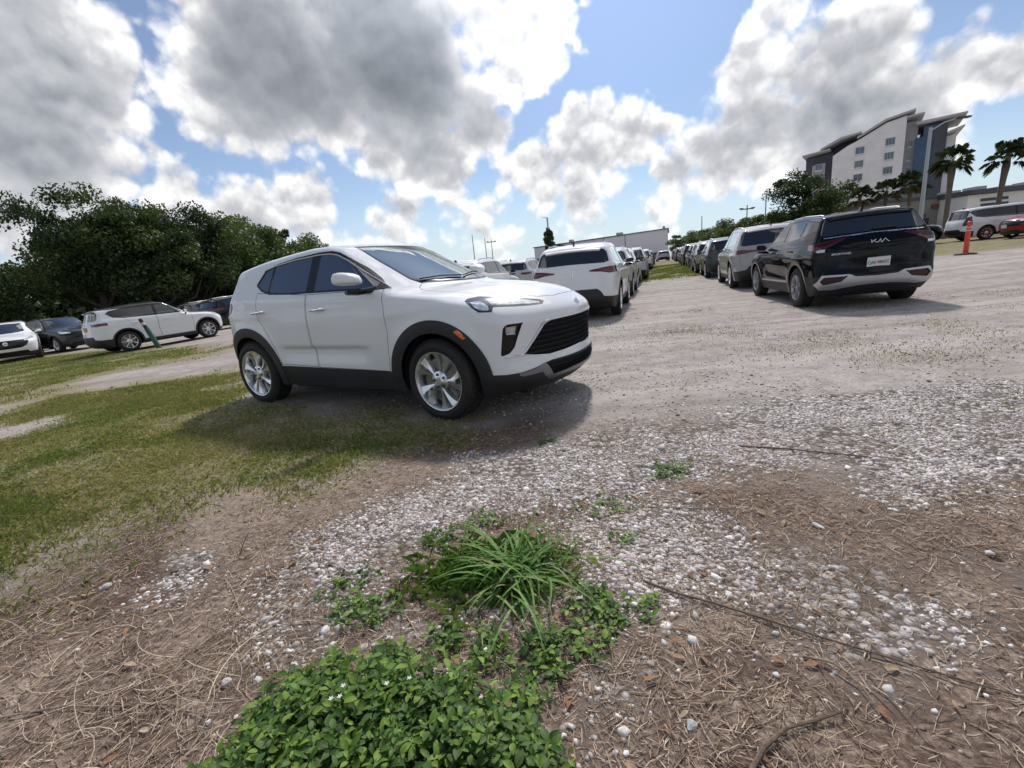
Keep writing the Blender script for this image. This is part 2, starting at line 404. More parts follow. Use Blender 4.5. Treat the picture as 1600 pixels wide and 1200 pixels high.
def cut(V, T, d):
    d = np.where(np.abs(d) < 2e-5, 2e-5, d)
    s = d > 0; st = s[T]; c = st.sum(1)
    keep = T[(c == 0) | (c == 3)]; M = T[(c == 1) | (c == 2)]
    if len(M) == 0: return V, T
    sm = s[M]; lone = np.where(sm.sum(1) == 1, sm.argmax(1), (~sm).argmax(1))
    r = np.arange(len(M)); a, b, e = M[r, lone], M[r, (lone+1) % 3], M[r, (lone+2) % 3]
    lo = np.minimum(np.r_[a, a], np.r_[b, e]); hi = np.maximum(np.r_[a, a], np.r_[b, e])
    key, inv = np.unique(lo.astype(np.int64)*len(V)+hi, return_inverse=True)
    u, v = key//len(V), key % len(V)
    t = (d[u]/(d[u]-d[v]))[:, None]
    NV = V[u]+(V[v]-V[u])*t
    p, q = len(V)+inv[:len(M)], len(V)+inv[len(M):]
    T = np.concatenate([keep, np.stack([a, p, q], 1), np.stack([p, b, e], 1), np.stack([p, e, q], 1)])
    return np.concatenate([V, NV]), T
def poly_sdf(q, poly):
    poly = np.asarray(poly, float); d = np.full(len(q), 1e9); ins = np.zeros(len(q), bool)
    for i in range(len(poly)):
        a, b = poly[i-1], poly[i]; e = b-a; w = q-a
        t = np.clip((w@e)/(e@e+1e-12), 0, 1); d = np.minimum(d, ((w-t[:, None]*e)**2).sum(1))
        c = (a[1] <= q[:, 1]) != (b[1] <= q[:, 1])
        xi = a[0]+(q[:, 1]-a[1])/(e[1] if abs(e[1]) > 1e-12 else 1e-12)*e[0]
        ins ^= c & (q[:, 0] < xi)
    return np.sqrt(d)*np.where(ins, -1, 1)
def chaikin(poly, n=2, r=.25):
    p = np.asarray(poly, float)
    for _ in range(n):
        q = np.roll(p, -1, 0); p = np.stack([p*(1-r)+q*r, p*r+q*(1-r)], 1).reshape(-1, 2)
    return p
def m_side(poly, n=0, r=.25, ymin=.3):                    # outline drawn in the side view (x, z)
    poly = chaikin(poly, n, r) if n else poly
    return lambda P: np.maximum(poly_sdf(P[:, [0, 2]], poly), ymin-np.abs(P[:, 1]))
def m_end(poly, xlim, n=0, r=.25):                # outline drawn in the front (xlim>0) or rear view (|y|, z)
    poly = chaikin(poly, n, r) if n else poly
    sg = 1 if xlim > 0 else -1
    return lambda P: np.maximum(poly_sdf(np.stack([np.abs(P[:, 1]), P[:, 2]], 1), poly), sg*(xlim-P[:, 0]))
def m_top(poly, zlim, n=0, r=.25):                # outline drawn in the plan view (x, |y|)
    poly = chaikin(poly, n, r) if n else poly
    return lambda P: np.maximum(poly_sdf(np.stack([P[:, 0], np.abs(P[:, 1])], 1), poly), zlim-P[:, 2])
def m_obl(poly, ang, xlim, n=0, r=.25):           # outline drawn on a plane turned by ang from the side view: (x cos + |y| -sin, z)
    poly = chaikin(poly, n, r) if n else poly
    c, s = math.cos(ang), math.sin(ang); sg = 1 if xlim > 0 else -1
    return lambda P: np.maximum(poly_sdf(np.stack([P[:, 0]*c-np.abs(P[:, 1])*s, P[:, 2]], 1), poly), sg*(xlim-P[:, 0]))
def m_disc(cx, cz, r, ymin=.45): return lambda P: np.maximum(np.hypot(P[:, 0]-cx, P[:, 2]-cz)-r, ymin-np.abs(P[:, 1]))
def m_or(*fs): return lambda P: np.minimum.reduce([g(P) for g in fs])
def m_and(*fs): return lambda P: np.maximum.reduce([g(P) for g in fs])
def m_not(g): return lambda P: -g(P)
def m_grow(g, e): return lambda P: g(P)-e
def m_band(g, e): return lambda P: np.abs(g(P))-e
class Shell: pass
def shell_part(s, name, side=0, off=0., wall=True, flip=False, xside=0):
    """-> verts, tris, normals of the faces with that name (side: +1/-1 keeps one half of the car), moved by off along the normal"""
    ids = [i for i, n in enumerate(s.names) if n == name or (isinstance(name, (list, tuple, set)) and n in name)]
    m = np.isin(s.lab, ids)
    if flip: m &= s.C[:, 2] > .80
    if side: m &= (s.C[:, 1]*side > 0)
    if xside: m &= (s.C[:, 0]*xside > 0)
    T = s.T[m]
    if len(T) == 0: return None
    u, inv = np.unique(T, return_inverse=True); F = inv.reshape(-1, 3)
    V, N = s.V[u], s.N[u]
    if flip: return V+N*off, F[:, ::-1], -N
    if not off or not wall: return V+N*off, F, N
    E = np.concatenate([F[:, [0, 1]], F[:, [1, 2]], F[:, [2, 0]]])
    key = np.sort(E, 1); k = key[:, 0].astype(np.int64)*len(u)+key[:, 1]
    _, first, cnt = np.unique(k, return_index=True, return_counts=True); B = E[first[cnt == 1]]
    n0 = len(V); V2 = V+N*off
    a, b = B[:, 0], B[:, 1]; m2 = len(B)
    WV = np.concatenate([V2[a], V2[b], V[b], V[a]]); i = np.arange(m2)+n0
    en = np.cross(V[b]-V[a], N[a]); en /= np.linalg.norm(en, axis=1)[:, None]+1e-9
    if off < 0: en = -en
    WT = np.concatenate([np.stack([i, i+3*m2, i+2*m2], 1), np.stack([i, i+2*m2, i+m2], 1)])
    return np.concatenate([V2, WV]), np.concatenate([F, WT]), np.concatenate([N, en, en, en, en])
RT = .352
def encore_bump(x, z):
    b = -.030*sstep((.672-z)/.05)*sstep((z-.44)/.16)*sstep((x+.85)/.25)*sstep((.62-x)/.25)      # scooped lower door below the crease
    b += .010*np.exp(-((z-.99)/.05)**2)*sstep((-.55-x)/.5)                           # rear haunch
    b += .008*np.exp(-((z-.955-.06*(x-1.2))/.045)**2)*sstep((x-.5)/.5)               # front wing line
    return b
ENC = dict(
    top=[(-2.2, 1.35), (-1.9, 1.440), (-1.6, 1.503), (-1.2, 1.560), (-.8, 1.596), (-.4, 1.622), (-.05, 1.618), (.24, 1.578), (.45, 1.505), (1.18, 1.15), (1.26, 1.135), (1.4, 1.122), (1.7, 1.09), (1.95, 1.04), (2.12, .98), (2.25, .90)],
    front=[(.15, 2.05), (.26, 2.16), (.33, 2.255), (.42, 2.262), (.50, 2.235), (.60, 2.235), (.76, 2.245), (.84, 2.27), (.90, 2.26), (1.0, 2.16)],
    rear=[(.2, -1.80), (.35, -1.93), (.5, -1.99), (.7, -2.0), (.95, -2.0), (1.05, -1.98), (1.12, -1.93), (1.38, -1.72), (1.6, -1.66)],
    plan=[(-2.1, .64), (-1.9, .735), (-1.7, .838), (-1.5, .872), (-1.3, .884), (-.5, .89), (0, .888), (.8, .884), (1.3, .888), (1.7, .868), (2.0, .82), (2.3, .75)],
    section=[(.2, -.075), (.36, -.03), (.5, -.012), (.7, 0), (.9, .002), (1.0, -.006), (1.1, -.022), (1.2, -.04), (1.7, -.05)],
    belt=[(-2, 1.17), (-1.2, 1.15), (0, 1.12), (.8, 1.11), (1.4, 1.2), (2.2, 1.4)],
    kf=.37, kf4=.25, kr=.20, kr4=.22, ktf=.55, ktr=.25, crown=.055, tumble=.42, wheels=((1.2975, RT, .47), (-1.2975, RT, .47)),
    krr=.10, bot=.215, xr=(-2.1, 2.32), zmax=1.68, bump=encore_bump)
RK = .365
def kia_bump(x, z):
    b = .016*np.exp(-((z-.95-.03*x)/.06)**2)*sstep((-.3-x)/.6)
    b += -.022*np.exp(-((z-.60-.05*x)/.10)**2)*sstep((x+1.0)/.3)*sstep((.75-x)/.3)
    return b
KIA = dict(
    top=[(-2.45, 1.35), (-2.2, 1.535), (-2.0, 1.58), (-1.6, 1.62), (-1.0, 1.652), (-.5, 1.66), (-.1, 1.645), (.15, 1.60), (.38, 1.52), (1.15, 1.14), (1.25, 1.12), (1.5, 1.10), (1.9, 1.05), (2.15, .98), (2.35, .85)],
    front=[(.15, 2.15), (.3, 2.26), (.45, 2.31), (.7, 2.32), (.9, 2.28), (1.05, 2.15)],
    rear=[(.2, -2.02), (.3, -2.16), (.42, -2.28), (.56, -2.30), (.68, -2.27), (.85, -2.25), (1.02, -2.245), (1.12, -2.20), (1.16, -2.17), (1.50, -1.95), (1.7, -1.86)],
    plan=[(-2.4, .80), (-2.1, .865), (-1.8, .90), (-1.4, .915), (-.5, .918), (0, .915), (.8, .91), (1.4, .92), (1.8, .905), (2.1, .86), (2.4, .78)],
    section=[(.2, -.08), (.36, -.04), (.5, -.015), (.7, 0), (.9, .004), (1.0, -.004), (1.1, -.02), (1.2, -.04), (1.7, -.05)],
    belt=[(-2.2, 1.14), (-1.2, 1.10), (0, 1.08), (.8, 1.07), (1.4, 1.2), (2.4, 1.4)],
    kf=.30, kf4=.2, kr=.10, kr4=.20, ktf=.5, ktr=.18, crown=.05, tumble=.40, wheels=((1.3775, RK, .49), (-1.3775, RK, .49)),
    bot=.22, xr=(-2.36, 2.36), zmax=1.74, bump=kia_bump, krr=.09)
# ------------------------------------------------------------------ car parts
WHEEL_MESH = {}
def wheel_meshes(R, Wd, rim_r, style, hi):
    key = (R, rim_r, style, hi)
    if key in WHEEL_MESH: return WHEEL_MESH[key]
    n = 56 if hi else 28; hw = Wd/2
    t = MB()      # outer face at y=-hw (the wheel is built for the right side)
    prof = [(rim_r+.004, -hw+.018), (rim_r+.012, -hw+.006), (rim_r+.030, -hw+.001), (R-.062, -hw-.004), (R-.035, -hw+.003), (R-.016, -hw+.016), (R-.005, -hw+.034), (R, -hw*.45), (R+.001, 0), (R, hw*.45), (R-.005, hw-.034), (R-.03, hw-.004), (rim_r+.01, hw-.01), (rim_r-.01, hw*.6)]
    t.lathe(prof, n)
    if hi:     # tread blocks
        for k in range(72):
            a = 2*math.pi*k/72
            for y0, y1, da in ((-hw+.03, -hw*.52, 0), (-hw*.42, -.005, .03), (.005, hw*.42, .0), (hw*.52, hw-.03, .03)):
                M = Matrix.Rotation(-(a+da), 4, 'Y'); t.box(R-.004, R+.006, y0, y1, -.0105, .0105, M)
    tm = t.mesh('tyre', True, fix=not hi, angle=35)
    r = MB()
    # barrel with polished lip
    r.lathe([(rim_r+.006, -hw+.012), (rim_r+.004, -hw+.004), (rim_r-.006, -hw+.006), (rim_r-.012, -hw+.018), (rim_r-.022, -hw+.07), (rim_r-.03, hw*.6)], n)
    ns = {'encore': 5, 'star': 5, 'fan': 10, 'y': 7}[style]
    yo = -hw+.012
    for k in range(ns):
        a0 = 2*math.pi*k/ns+math.pi/2
        if style == 'encore': secs = [(-.48, .055), (-.42, .014), (-.13, .004), (-.085, .060), (.085, .060), (.13, .004), (.38, .012), (.45, .055)]; sw = .16
        elif style == 'star': secs = [(-.30, .05), (-.22, .004), (-.10, .006), (-.04, .03), (.04, .03), (.10, .006), (.22, .004), (.30, .05)]; sw = 0
        elif style == 'fan': secs = [(-.13, .04), (-.08, .004), (.08, .004), (.13, .04)]; sw = .1
        else: secs = [(-.16, .04), (-.09, .004), (.09, .004), (.16, .04)]; sw = 0
        P = []; F = []; nr = 6; ln = len(secs)
        for i in range(nr):
            u = i/(nr-1); rr = .045+(rim_r-.012-.045)*u
            wid = (.42+.62*u if style == 'encore' else (1.1-.25*u if style == 'y' else .75+.25*u))*(1 if u > .15 or style == 'encore' else 1.35)
            for (da, dep) in secs:
                a = a0+da*wid+sw*(u-.25)*u
                y = yo+dep*(.5+.6*u)+.020*(1-u)*u*1.5+(.012*(1-u))
                P.append((rr*math.cos(a), y, rr*math.sin(a)))
        for i in range(nr-1):
            for j in range(ln-1): F.append((i*ln+j, i*ln+j+1, i*ln+ln+j+1, i*ln+ln+j))
        r.add(P, F)
    r.lathe([(.001, yo+.004), (.030, yo+.004), (.034, yo+.008), (.060, yo+.016), (.085, yo+.022), (.09, yo+.06)], 20)
    rm = r.mesh('wheel', True, angle=30)
    nut = MB()
    for k in range(5):
        a = 2*math.pi*k/5+math.pi/2+.6; c = (.058*math.cos(a), yo+.006, .058*math.sin(a)); nut.lathe([(.001, 0), (.011, 0), (.012, .004), (.012, .03)], 6, c=c)
    nm = nut.mesh('lug_nuts')
    d = MB(); d.lathe([(.03, -hw+.075), (rim_r-.055, -hw+.075), (rim_r-.055, -hw+.10), (.03, -hw+.10)], 28)
    d.lathe([(.02, -hw+.13), (rim_r-.02, -hw+.13)], 20)
    dm = d.mesh('brake_disc', True)
    ca = MB(); M0 = Matrix.Rotation(-.25, 4, 'Y'); ca.box(rim_r-.10, rim_r-.028, -hw+.05, -hw+.13, -.075, .075, M0, c=.012); cm = ca.mesh('caliper')
    WHEEL_MESH[key] = (tm, rm, nm, dm, cm); return WHEEL_MESH[key]
def add_wheels(root, x_f, x_r, y_out, R, Wd=.225, rim_r=.236, style='encore', rim=None, hi=True, turn=0., mini=False):
    tm, rm, nm, dm, cm = wheel_meshes(R, Wd, rim_r, style, hi)
    for x in (x_f, x_r):
        for s in (-1, 1):
            rot = (0, .35 if x > 0 else 1.1, (0 if s < 0 else math.pi)+(turn if x > 0 else 0))
            w_ = link('wheel', rm, rim or ALLOY, root, (x, s*(y_out-Wd/2), R), rot)
            link('tyre', tm, RUBBER, w_)
            if not mini:
                link('lug_nuts', nm, ALLOYD, w_); link('brake_disc', dm, DISC, w_); link('brake_caliper', cm, ALLOYD, w_)
def part(s, root, name, src, m, side=0, off=0., wall=True, flip=False, color=None, xside=0):
    r = shell_part(s, src, side, off, wall, flip, xside)
    if r is None: return None
    me = mesh_np(name, *r); o = link(name, me, m, root)
    if color: o.color = color
    return o
def liners(root, wheels, y_out, R, Rl):
    for (xw, zw, _) in wheels:
        for s in (-1, 1):
            b = MB(); P = []; F = []; n = 20
            for k in range(n+1):
                a = -.25+(math.pi+.5)*k/n
                for y in (y_out-.045, .52): P.append((xw+Rl*math.cos(a), s*y, zw+Rl*math.sin(a)))
            for k in range(n): F.append((2*k, 2*k+1, 2*k+3, 2*k+2))
            P2 = len(P); P.append((xw, s*.52, zw))
            for k in range(n): F.append((2*k+1, P2, 2*k+3))
            b.add(P, F); b.obj('wheel_well_liner', UNDER, root)
def under(root, x0, x1, hw, z):
    b = MB(); b.box(x0, x1, -hw, hw, z, z+.14, c=.04)
    b.tube([(x0+.15, .35, z+.0), (x0+.9, .30, z+.0), (0, .1, z+.02)], .035, 8); b.obj('underbody', UNDER, root)
def seats(root, xs, hw=.40, z=.55, wheel_x=None, side=1):
    for i, x in enumerate(xs):
        for s in (-1, 1):
            b = MB(); M0 = Matrix.Translation((x, s*hw, z))
            b.box(-.25, .27, -.24, .24, -.08, .10, M0, c=.05)
            M1 = Matrix.Translation((x-.22, s*hw, z+.05)) @ Matrix.Rotation(-.30, 4, 'Y'); b.box(-.07, .07, -.23, .23, 0, .60, M1, c=.05)
            M2 = M1 @ Matrix.Translation((0, 0, .63)); b.box(-.05, .05, -.13, .13, 0, .17, M2, c=.04)
            b.obj('seat', WHITE_INT, root)
    if wheel_x:
        b = MB(); pts = [(math.cos(a)*.18, math.sin(a)*.18) for a in np.linspace(0, 2*math.pi, 25)]
        M0 = Matrix.Translation((wheel_x, side*hw, z+.42)) @ Matrix.Rotation(-1.1, 4, 'Y')
        b.tube([M0 @ Vector((a, c, 0)) for a, c in pts], .016, 6); b.box(-.17, .17, -.02, .02, -.02, .02, M0); b.box(-.02, .02, -.17, .17, -.02, .02, M0)
        b.obj('steering_wheel', INTER, root)
def handle(root, x, y, z, m, ln=.20, tilt=0.):
    s = 1 if y > 0 else -1; b = MB()
    pts = [(x-ln/2, y-s*.012, z), (x-ln*.40, y+s*.022, z+.002), (x, y+s*.033, z+.004+tilt*.3), (x+ln*.40, y+s*.024, z+.002+tilt), (x+ln/2, y-s*.012, z+tilt)]
    b.tube(pts, [.009, .014, .0155, .014, .009], 8)
    return b.obj('door_handle', m, root, True)
def text_mesh(name, body, size, m, parent, loc, rot, ext=.002, align='CENTER', sx=1., bold=0.):
    c = bpy.data.curves.new(name, 'FONT'); c.body = body; c.size = size; c.extrude = ext; c.align_x = align; c.align_y = 'CENTER'; c.offset = bold
    t = bpy.data.objects.new(name, c); me = bpy.data.meshes.new_from_object(t); bpy.data.objects.remove(t)
    o = link(name, me, m, parent, loc, rot); o.scale = (sx, 1, 1); return o
def mirror_pair(root, x, y, z, m_cap, col=None, w=.21, h=.15, d=.13, sides=(-1, 1)):
    for s in sides:
        b = MB(); P = []; F = []; nu, nv = 16, 10
        for i in range(nv+1):
            v = i/nv
            for k in range(nu):
                a = 2*math.pi*k/nu; ca, sa = math.cos(a), math.sin(a)
                rr = (abs(ca)**3.6+abs(sa)**3.6)**(-1/3.6)
                # v=0 is the flat glass side (rear), v=1 the rounded front
                sc = math.sqrt(max(0, 1-(v**2.2)*.96))
                yy = (w/2)*rr*ca*sc*(1-.10*v); zz = (h/2)*rr*sa*sc*(1 if sa > 0 else .34)+.012*ca
                P.append((x-d*.4+d*v-.25*(.5+ca*.5)*.10, s*(y+w/2*.0+yy), z+zz))
        for i in range(nv):
            for k in range(nu): F.append((i*nu+k, i*nu+(k+1) % nu, (i+1)*nu+(k+1) % nu, (i+1)*nu+k))
        F.append(tuple(range(nv*nu, nv*nu+nu))); b.add(P, F)
        cap = b.obj('side_mirror', m_cap, root, True, 60)
        if col: cap.color = col
        g = MB(); g.add([(p[0]-.001, s*(y+(abs(p[1])-y)*.93), z+(p[2]-z)*.93) for p in P[:nu]], [tuple(range(nu))]); g.obj('mirror_glass', GLASS_D, cap)
        a = MB(); M0 = Matrix.Identity(4)
        a.tube([(x-.01, s*(y+.06), z-h*.52), (x, s*(y-.05), z-h*.56), (x+.05, s*(y-w*.62), z-h*.52), (x+.07, s*(y-w*.95), z-h*.45)], [.020, .026, .028, .03], 8); a.obj('mirror_arm', GLOSSBLK, cap)
WHITE = (.78, .79, .80, 1); SATIND = mat('dark_satin_trim', (.20, .205, .215), .35, metal=.7); MESHM = mat('grille_mesh', (.006, .006, .006), .7, bump=1., bscale=90.)
def sub_z(k, e, x0): return lambda P: np.maximum(P[:, 2]-(k+e), x0-P[:, 0])
def build_encore(res=.026):
    S = ENC
    root = empty('white_suv', cat='car')
    dlo = m_side([(-1.11, 1.30), (-1.0, 1.235), (-.86, 1.195), (-.55, 1.178), (.2, 1.164), (.79, 1.15), (.66, 1.245), (.48, 1.35), (.27, 1.46), (.13, 1.52), (.02, 1.545), (-.16, 1.548), (-.5, 1.530), (-.8, 1.495), (-.98, 1.452)])
    dlo_in = m_grow(dlo, -.017)
    gf = m_and(dlo_in, m_side([(-.165, 1.0), (.68, 1.0), (.68, 1.30), (.68, 1.6), (-.12, 1.6)]))
    gr_ = m_and(dlo_in, m_side([(-.88, 1.0), (-.275, 1.0), (-.235, 1.6), (-.81, 1.6)]))
    gq = m_and(dlo_in, m_side([(-1.4, 1.0), (-.905, 1.0), (-.835, 1.6), (-1.4, 1.6)]))
    ws = m_top([(1.135, -.1), (1.13, .08), (1.10, .2), (1.035, .34), (.95, .45), (.885, .52), (.84, .535), (.6, .515), (.35, .505), (.16, .475), (.20, .38), (.25, .25), (.285, .1), (.29, -.1)], 1.08)
    wsb = m_grow(ws, .022)
    arch_f, arch_r = m_disc(1.2975, RT+.01, .405), m_disc(-1.2975, RT+.01, .405)
    cl_f, cl_r = m_disc(1.2975, RT, .520), m_disc(-1.2975, RT, .512)
    sill = m_side([(-1.0, .455), (.9, .420), (.95, 0), (-1.1, 0)])
    rearlow = m_end([(-.1, .52), (.6, .52), (.95, .55), (1, .0), (-.1, 0)], -1.45)
    clad_low = m_end([(.98, .42), (.84, .410), (.787, .404), (.70, .409), (.60, .43), (.536, .449), (.45, .462), (-.1, .458), (-.1, 0), (.98, 0)], 1.45)
    grille = m_end([(-.1, .788), (.30, .788), (.446, .782), (.50, .762), (.664, .544), (.58, .528), (.45, .505), (.2, .515), (-.1, .52)], 1.9)
    gr_ring = m_grow(grille, .012)
    blade = m_end([(.81, .552), (.70, .552), (.66, .56), (.655, .532), (.70, .536), (.81, .535)], 1.75)
    fog = m_end([(.782, .770), (.777, .785), (.757, .799), (.668, .799), (.699, .704), (.722, .617), (.751, .569), (.795, .551)], 1.7)
    foglamp = m_end([(.768, .775), (.705, .783), (.717, .715), (.768, .72)], 1.7)
    lowg = m_end([(.519, .444), (.482, .452), (.27, .448), (-.1, .445), (-.1, .352), (.2, .355), (.455, .34)], 1.9)
    lip = m_end([(.735, .397), (.60, .424), (.535, .452), (.519, .444), (.455, .34), (.2, .355), (-.1, .352), (-.1, .318), (.2, .318), (.47, .305), (.53, .345), (.56, .385), (.70, .375)], 1.8)
    head = m_obl([(.566, .997), (.578, 1.008), (.608, 1.016), (.693, 1.022), (.913, .995), (1.065, .970), (1.177, .950), (1.213, .935), (1.185, .915), (1.073, .916), (.902, .926), (.762, .937), (.742, .902), (.641, .908), (.60, .946)], math.pi/4, 1.3)
    drl = m_obl([(.600, .985), (.645, .990), (.690, .985), (.728, .945), (.722, .915), (.655, .919), (.622, .945)], math.pi/4, 1.3)
    strip = m_obl([(.72, 1.003), (.913, .980), (1.065, .957), (1.170, .935), (1.150, .927), (1.073, .929), (.902, .940), (.76, .955)], math.pi/4, 1.3)
    amber = m_side([(1.525, .775), (1.575, .785), (1.645, .712), (1.60, .712)])
    tail = m_side([(-2.1, .97), (-1.73, .985), (-1.60, 1.03), (-1.545, 1.10), (-1.58, 1.135), (-2.1, 1.12)])
    tailc = m_end([(-.1, 1.06), (1., 1.06), (1., 1.10), (-.1, 1.10)], -1.7)
    rwin = m_end([(-.1, 1.17), (.52, 1.18), (.575, 1.22), (.50, 1.36), (.43, 1.39), (-.1, 1.40)], -1.5)
    fdoor = m_side([(-.235, 1.16), (-.245, .9), (-.235, .66), (-.21, .445), (.75, .425), (.775, .55), (.80, .8), (.79, 1.0), (.755, 1.15)])
    rdoor = m_side([(-1.06, 1.22), (-1.07, 1.08), (-1.03, .95), (-.93, .80), (-.83, .62), (-.79, .47), (-.225, .447), (-.25, .66), (-.26, .9), (-.25, 1.16)])
    hood = m_top([(1.20, -.1), (1.18, .15), (1.10, .33), (.965, .53), (.99, .60), (1.06, .652), (1.3, .668), (1.6, .635), (1.85, .52), (2.03, .36), (2.10, .2), (2.12, -.1)], .9)
    cowl = m_top([(1.20, -.1), (1.18, .15), (1.10, .33), (.965, .53), (.84, .56), (.84, .535), (.885, .52), (.95, .45), (1.035, .34), (1.10, .2), (1.13, .08), (1.135, -.1)], .9)
    fuel = m_side([(-1.62, .90), (-1.47, .90), (-1.47, .77), (-1.62, .77)], 2)
    hs = .0025
    masks = [('hole', m_or(arch_f, arch_r)), ('front_glass', gf), ('rear_glass', gr_), ('quarter_glass', gq), ('dlo', dlo), ('windshield', ws), ('wsb', wsb), ('cowl', cowl),
             ('drl', drl), ('strip', strip), ('head', head), ('amber', amber), ('arch', m_or(cl_f, cl_r)), ('foglamp', foglamp), ('fog', fog), ('grille', grille), ('lowg', lowg), ('lip', lip),
             ('sill', sill), ('clad', m_or(clad_low, rearlow)), ('rwin', rwin), ('tail', m_or(tail, tailc)),
             ('seam', m_or(m_band(fdoor, hs), m_band(rdoor, hs), m_band(hood, hs*.9))), ('front_door', fdoor), ('rear_door', rdoor), ('hood', hood)]
    ex = []
    for g in (fdoor, rdoor, hood): ex += [m_grow(g, hs), m_grow(g, -hs)]
    zs = [.548, .588, .628, .668, .708, .748]
    for z in zs: ex += [sub_z(z, -.007, 2.0), sub_z(z, .007, 2.0)]
    for z in (.375, .41): ex += [sub_z(z, -.006, 2.0), sub_z(z, .006, 2.0)]
    masks.insert([n for n, _ in masks].index('grille'), ('slat', m_and(grille, lambda P: np.min([np.abs(P[:, 2]-z) for z in zs], 0)-.0068)))
    masks.insert([n for n, _ in masks].index('lowg'), ('slat', m_and(lowg, lambda P: np.min([np.abs(P[:, 2]-z) for z in (.375, .41)], 0)-.0058)))
    s = build_shell2(S, res, masks, ex)
    body = part(s, root, 'body', 'body', PAINT, color=WHITE)
    part(s, root, 'panel_gaps', 'seam', SEAM, 0, -.006)
    part(s, root, 'hood', 'hood', PAINT, color=WHITE)
    for sd in (-1, 1):
        fd = part(s, root, 'front_door', 'front_door', PAINT, sd, color=WHITE); rd = part(s, root, 'rear_door', 'rear_door', PAINT, sd, color=WHITE)
        part(s, fd, 'window', 'front_glass', GLASS_T, sd, -.004); part(s, rd, 'window', 'rear_glass', GLASS_T, sd, -.004)
        part(s, root, 'quarter_window', 'quarter_glass', GLASS_T, sd, -.004)
        hl = part(s, root, 'headlight', 'head', LAMPD, sd, .001); part(s, hl, 'daytime_lamp', 'drl', LAMPW, sd, .002); part(s, hl, 'lens_strip', 'strip', LAMPW, sd, .002)
        part(s, root, 'marker_lamp', 'amber', AMBER, sd, .012)
        fg = part(s, root, 'air_intake', 'fog', GLOSSBLK, sd, -.025); part(s, fg, 'fog_lamp', 'foglamp', LAMPW, sd, -.014)
        part(s, root, 'tail_light', 'tail', REDLAMP, sd, .004)
        part(s, root, 'sill_cladding', 'sill', CLAD, sd, .004)
        for xs_ in (-1, 1): part(s, root, 'wheel_arch', 'arch', CLAD, sd, .010, xside=xs_)
        part(s, root, 'window_trim', 'dlo', GLOSSBLK, sd, .001)
        handle(fd, -.05, sd*.898, 1.008, CHROME, .17, .006); handle(rd, -.99, sd*.905, 1.015, CHROME, .17, .01)
    for xs_ in (-1, 1): part(s, root, 'bumper_cladding', 'clad', CLAD, 0, .004, xside=xs_)
    part(s, root, 'windshield', 'windshield', GLASS_W, 0, -.002); part(s, root, 'windshield_frit', 'wsb', GLOSSBLK)
    part(s, root, 'cowl_panel', 'cowl', CLAD, 0, -.006)
    part(s, root, 'rear_window', 'rwin', GLASS_D, 0, -.002)
    g = part(s, root, 'grille', 'grille', MESHM, 0, -.035); part(s, g, 'grille_slats', 'slat', CLAD, 0, -.016)
    part(s, root, 'lower_grille', 'lowg', MESHM, 0, -.03); part(s, root, 'front_skid_plate', 'lip', SATIND, 0, .008)
    part(s, root, 'interior', ['body', 'hood', 'front_door', 'rear_door', 'dlo', 'wsb', 'cowl', 'seam', 'clad', 'tail', 'rwin', 'head', 'grille', 'arch'], INTER, 0, -.035, flip=True)
    for sd in (-1, 1):      # chrome blade that runs in from the fog lamp, up the grille edge and along its top
        b = MB(); pts = [(.800, .540), (.76, .541), (.70, .543), (.672, .546), (.640, .585), (.585, .655), (.535, .722), (.503, .765), (.47, .782), (.44, .788), (.30, .793), (.15, .795), (.0, .795)]
        b.tube([newt(s.f, (2.2-.45*y*y, sd*y, z), .002) for y, z in pts], [.003, .007, .009, .010, .009, .009, .009, .009, .008, .008, .007, .007, .007], 8); b.obj('grille_surround', CHROME, g, True)
        b = MB(); b.tube([newt(s.f, (2.2-.45*y*y, sd*y, z), -.002) for y, z in [(.655, .541), (.56, .520), (.45, .503), (.3, .508), (.15, .514), (.0, .518)]], .006, 8); b.obj('grille_sill', CHROME, g, True)
        b = MB(); b.tube([newt(s.f, (x, sd*.75, z), .004) for x, z in [(.80, 1.152), (.66, 1.252), (.48, 1.356), (.27, 1.468), (.12, 1.530), (.0, 1.553), (-.16, 1.556), (-.5, 1.538), (-.8, 1.503), (-.99, 1.459)]], .006, 6); b.obj('window_chrome', CHROME, root, True)
    liners(root, S['wheels'], .88, RT, .415); under(root, -1.85, 2.0, .62, .20)
    add_wheels(root, 1.2975, -1.2975, .893, RT, .225, .252, 'encore', turn=math.radians(-3))
    mirror_pair(root, .585, 1.0, 1.235, PAINT, WHITE, .25, .165, .15)
    seats(root, (.15, -.75), .38, .58, .62)
    d = MB(); d.box(.62, 1.05, -.70, .70, .80, 1.06, c=.06); d.obj('dashboard', INTER, root)
    for y0, y1, x0, x1 in ((-.05, .42, 1.10, .93), (-.50, -.08, .93, 1.095)):      # parked wipers
        b = MB(); b.tube([newt(s.f, (x0-.01, y0, 1.2), .014), newt(s.f, ((x0+x1)/2-.005, (y0+y1)/2, 1.2), .016), newt(s.f, (x1-.01, y1, 1.2), .014)], .007, 6); b.obj('wiper', CLAD, root)
    # round tri-part emblem on the nose
    e = MB(); e.lathe([(.001, 0), (.035, 0), (.036, -.004)], 24, 'x'); M0 = Matrix.Translation(newt(s.f, (2.25, 0, .925), .004)) @ Matrix.Rotation(-.55, 4, 'Y')
    em = MB()
    for k in (-1, 0, 1):
        em.prism([(-.010+k*.020, .026), (.004+k*.020, .026), (.012+k*.020, -.008), (.004+k*.020, -.026), (-.004+k*.020, -.008)], -.001, .004, 'yzx', M0)
    em.obj('hood_emblem', CHROME, root)
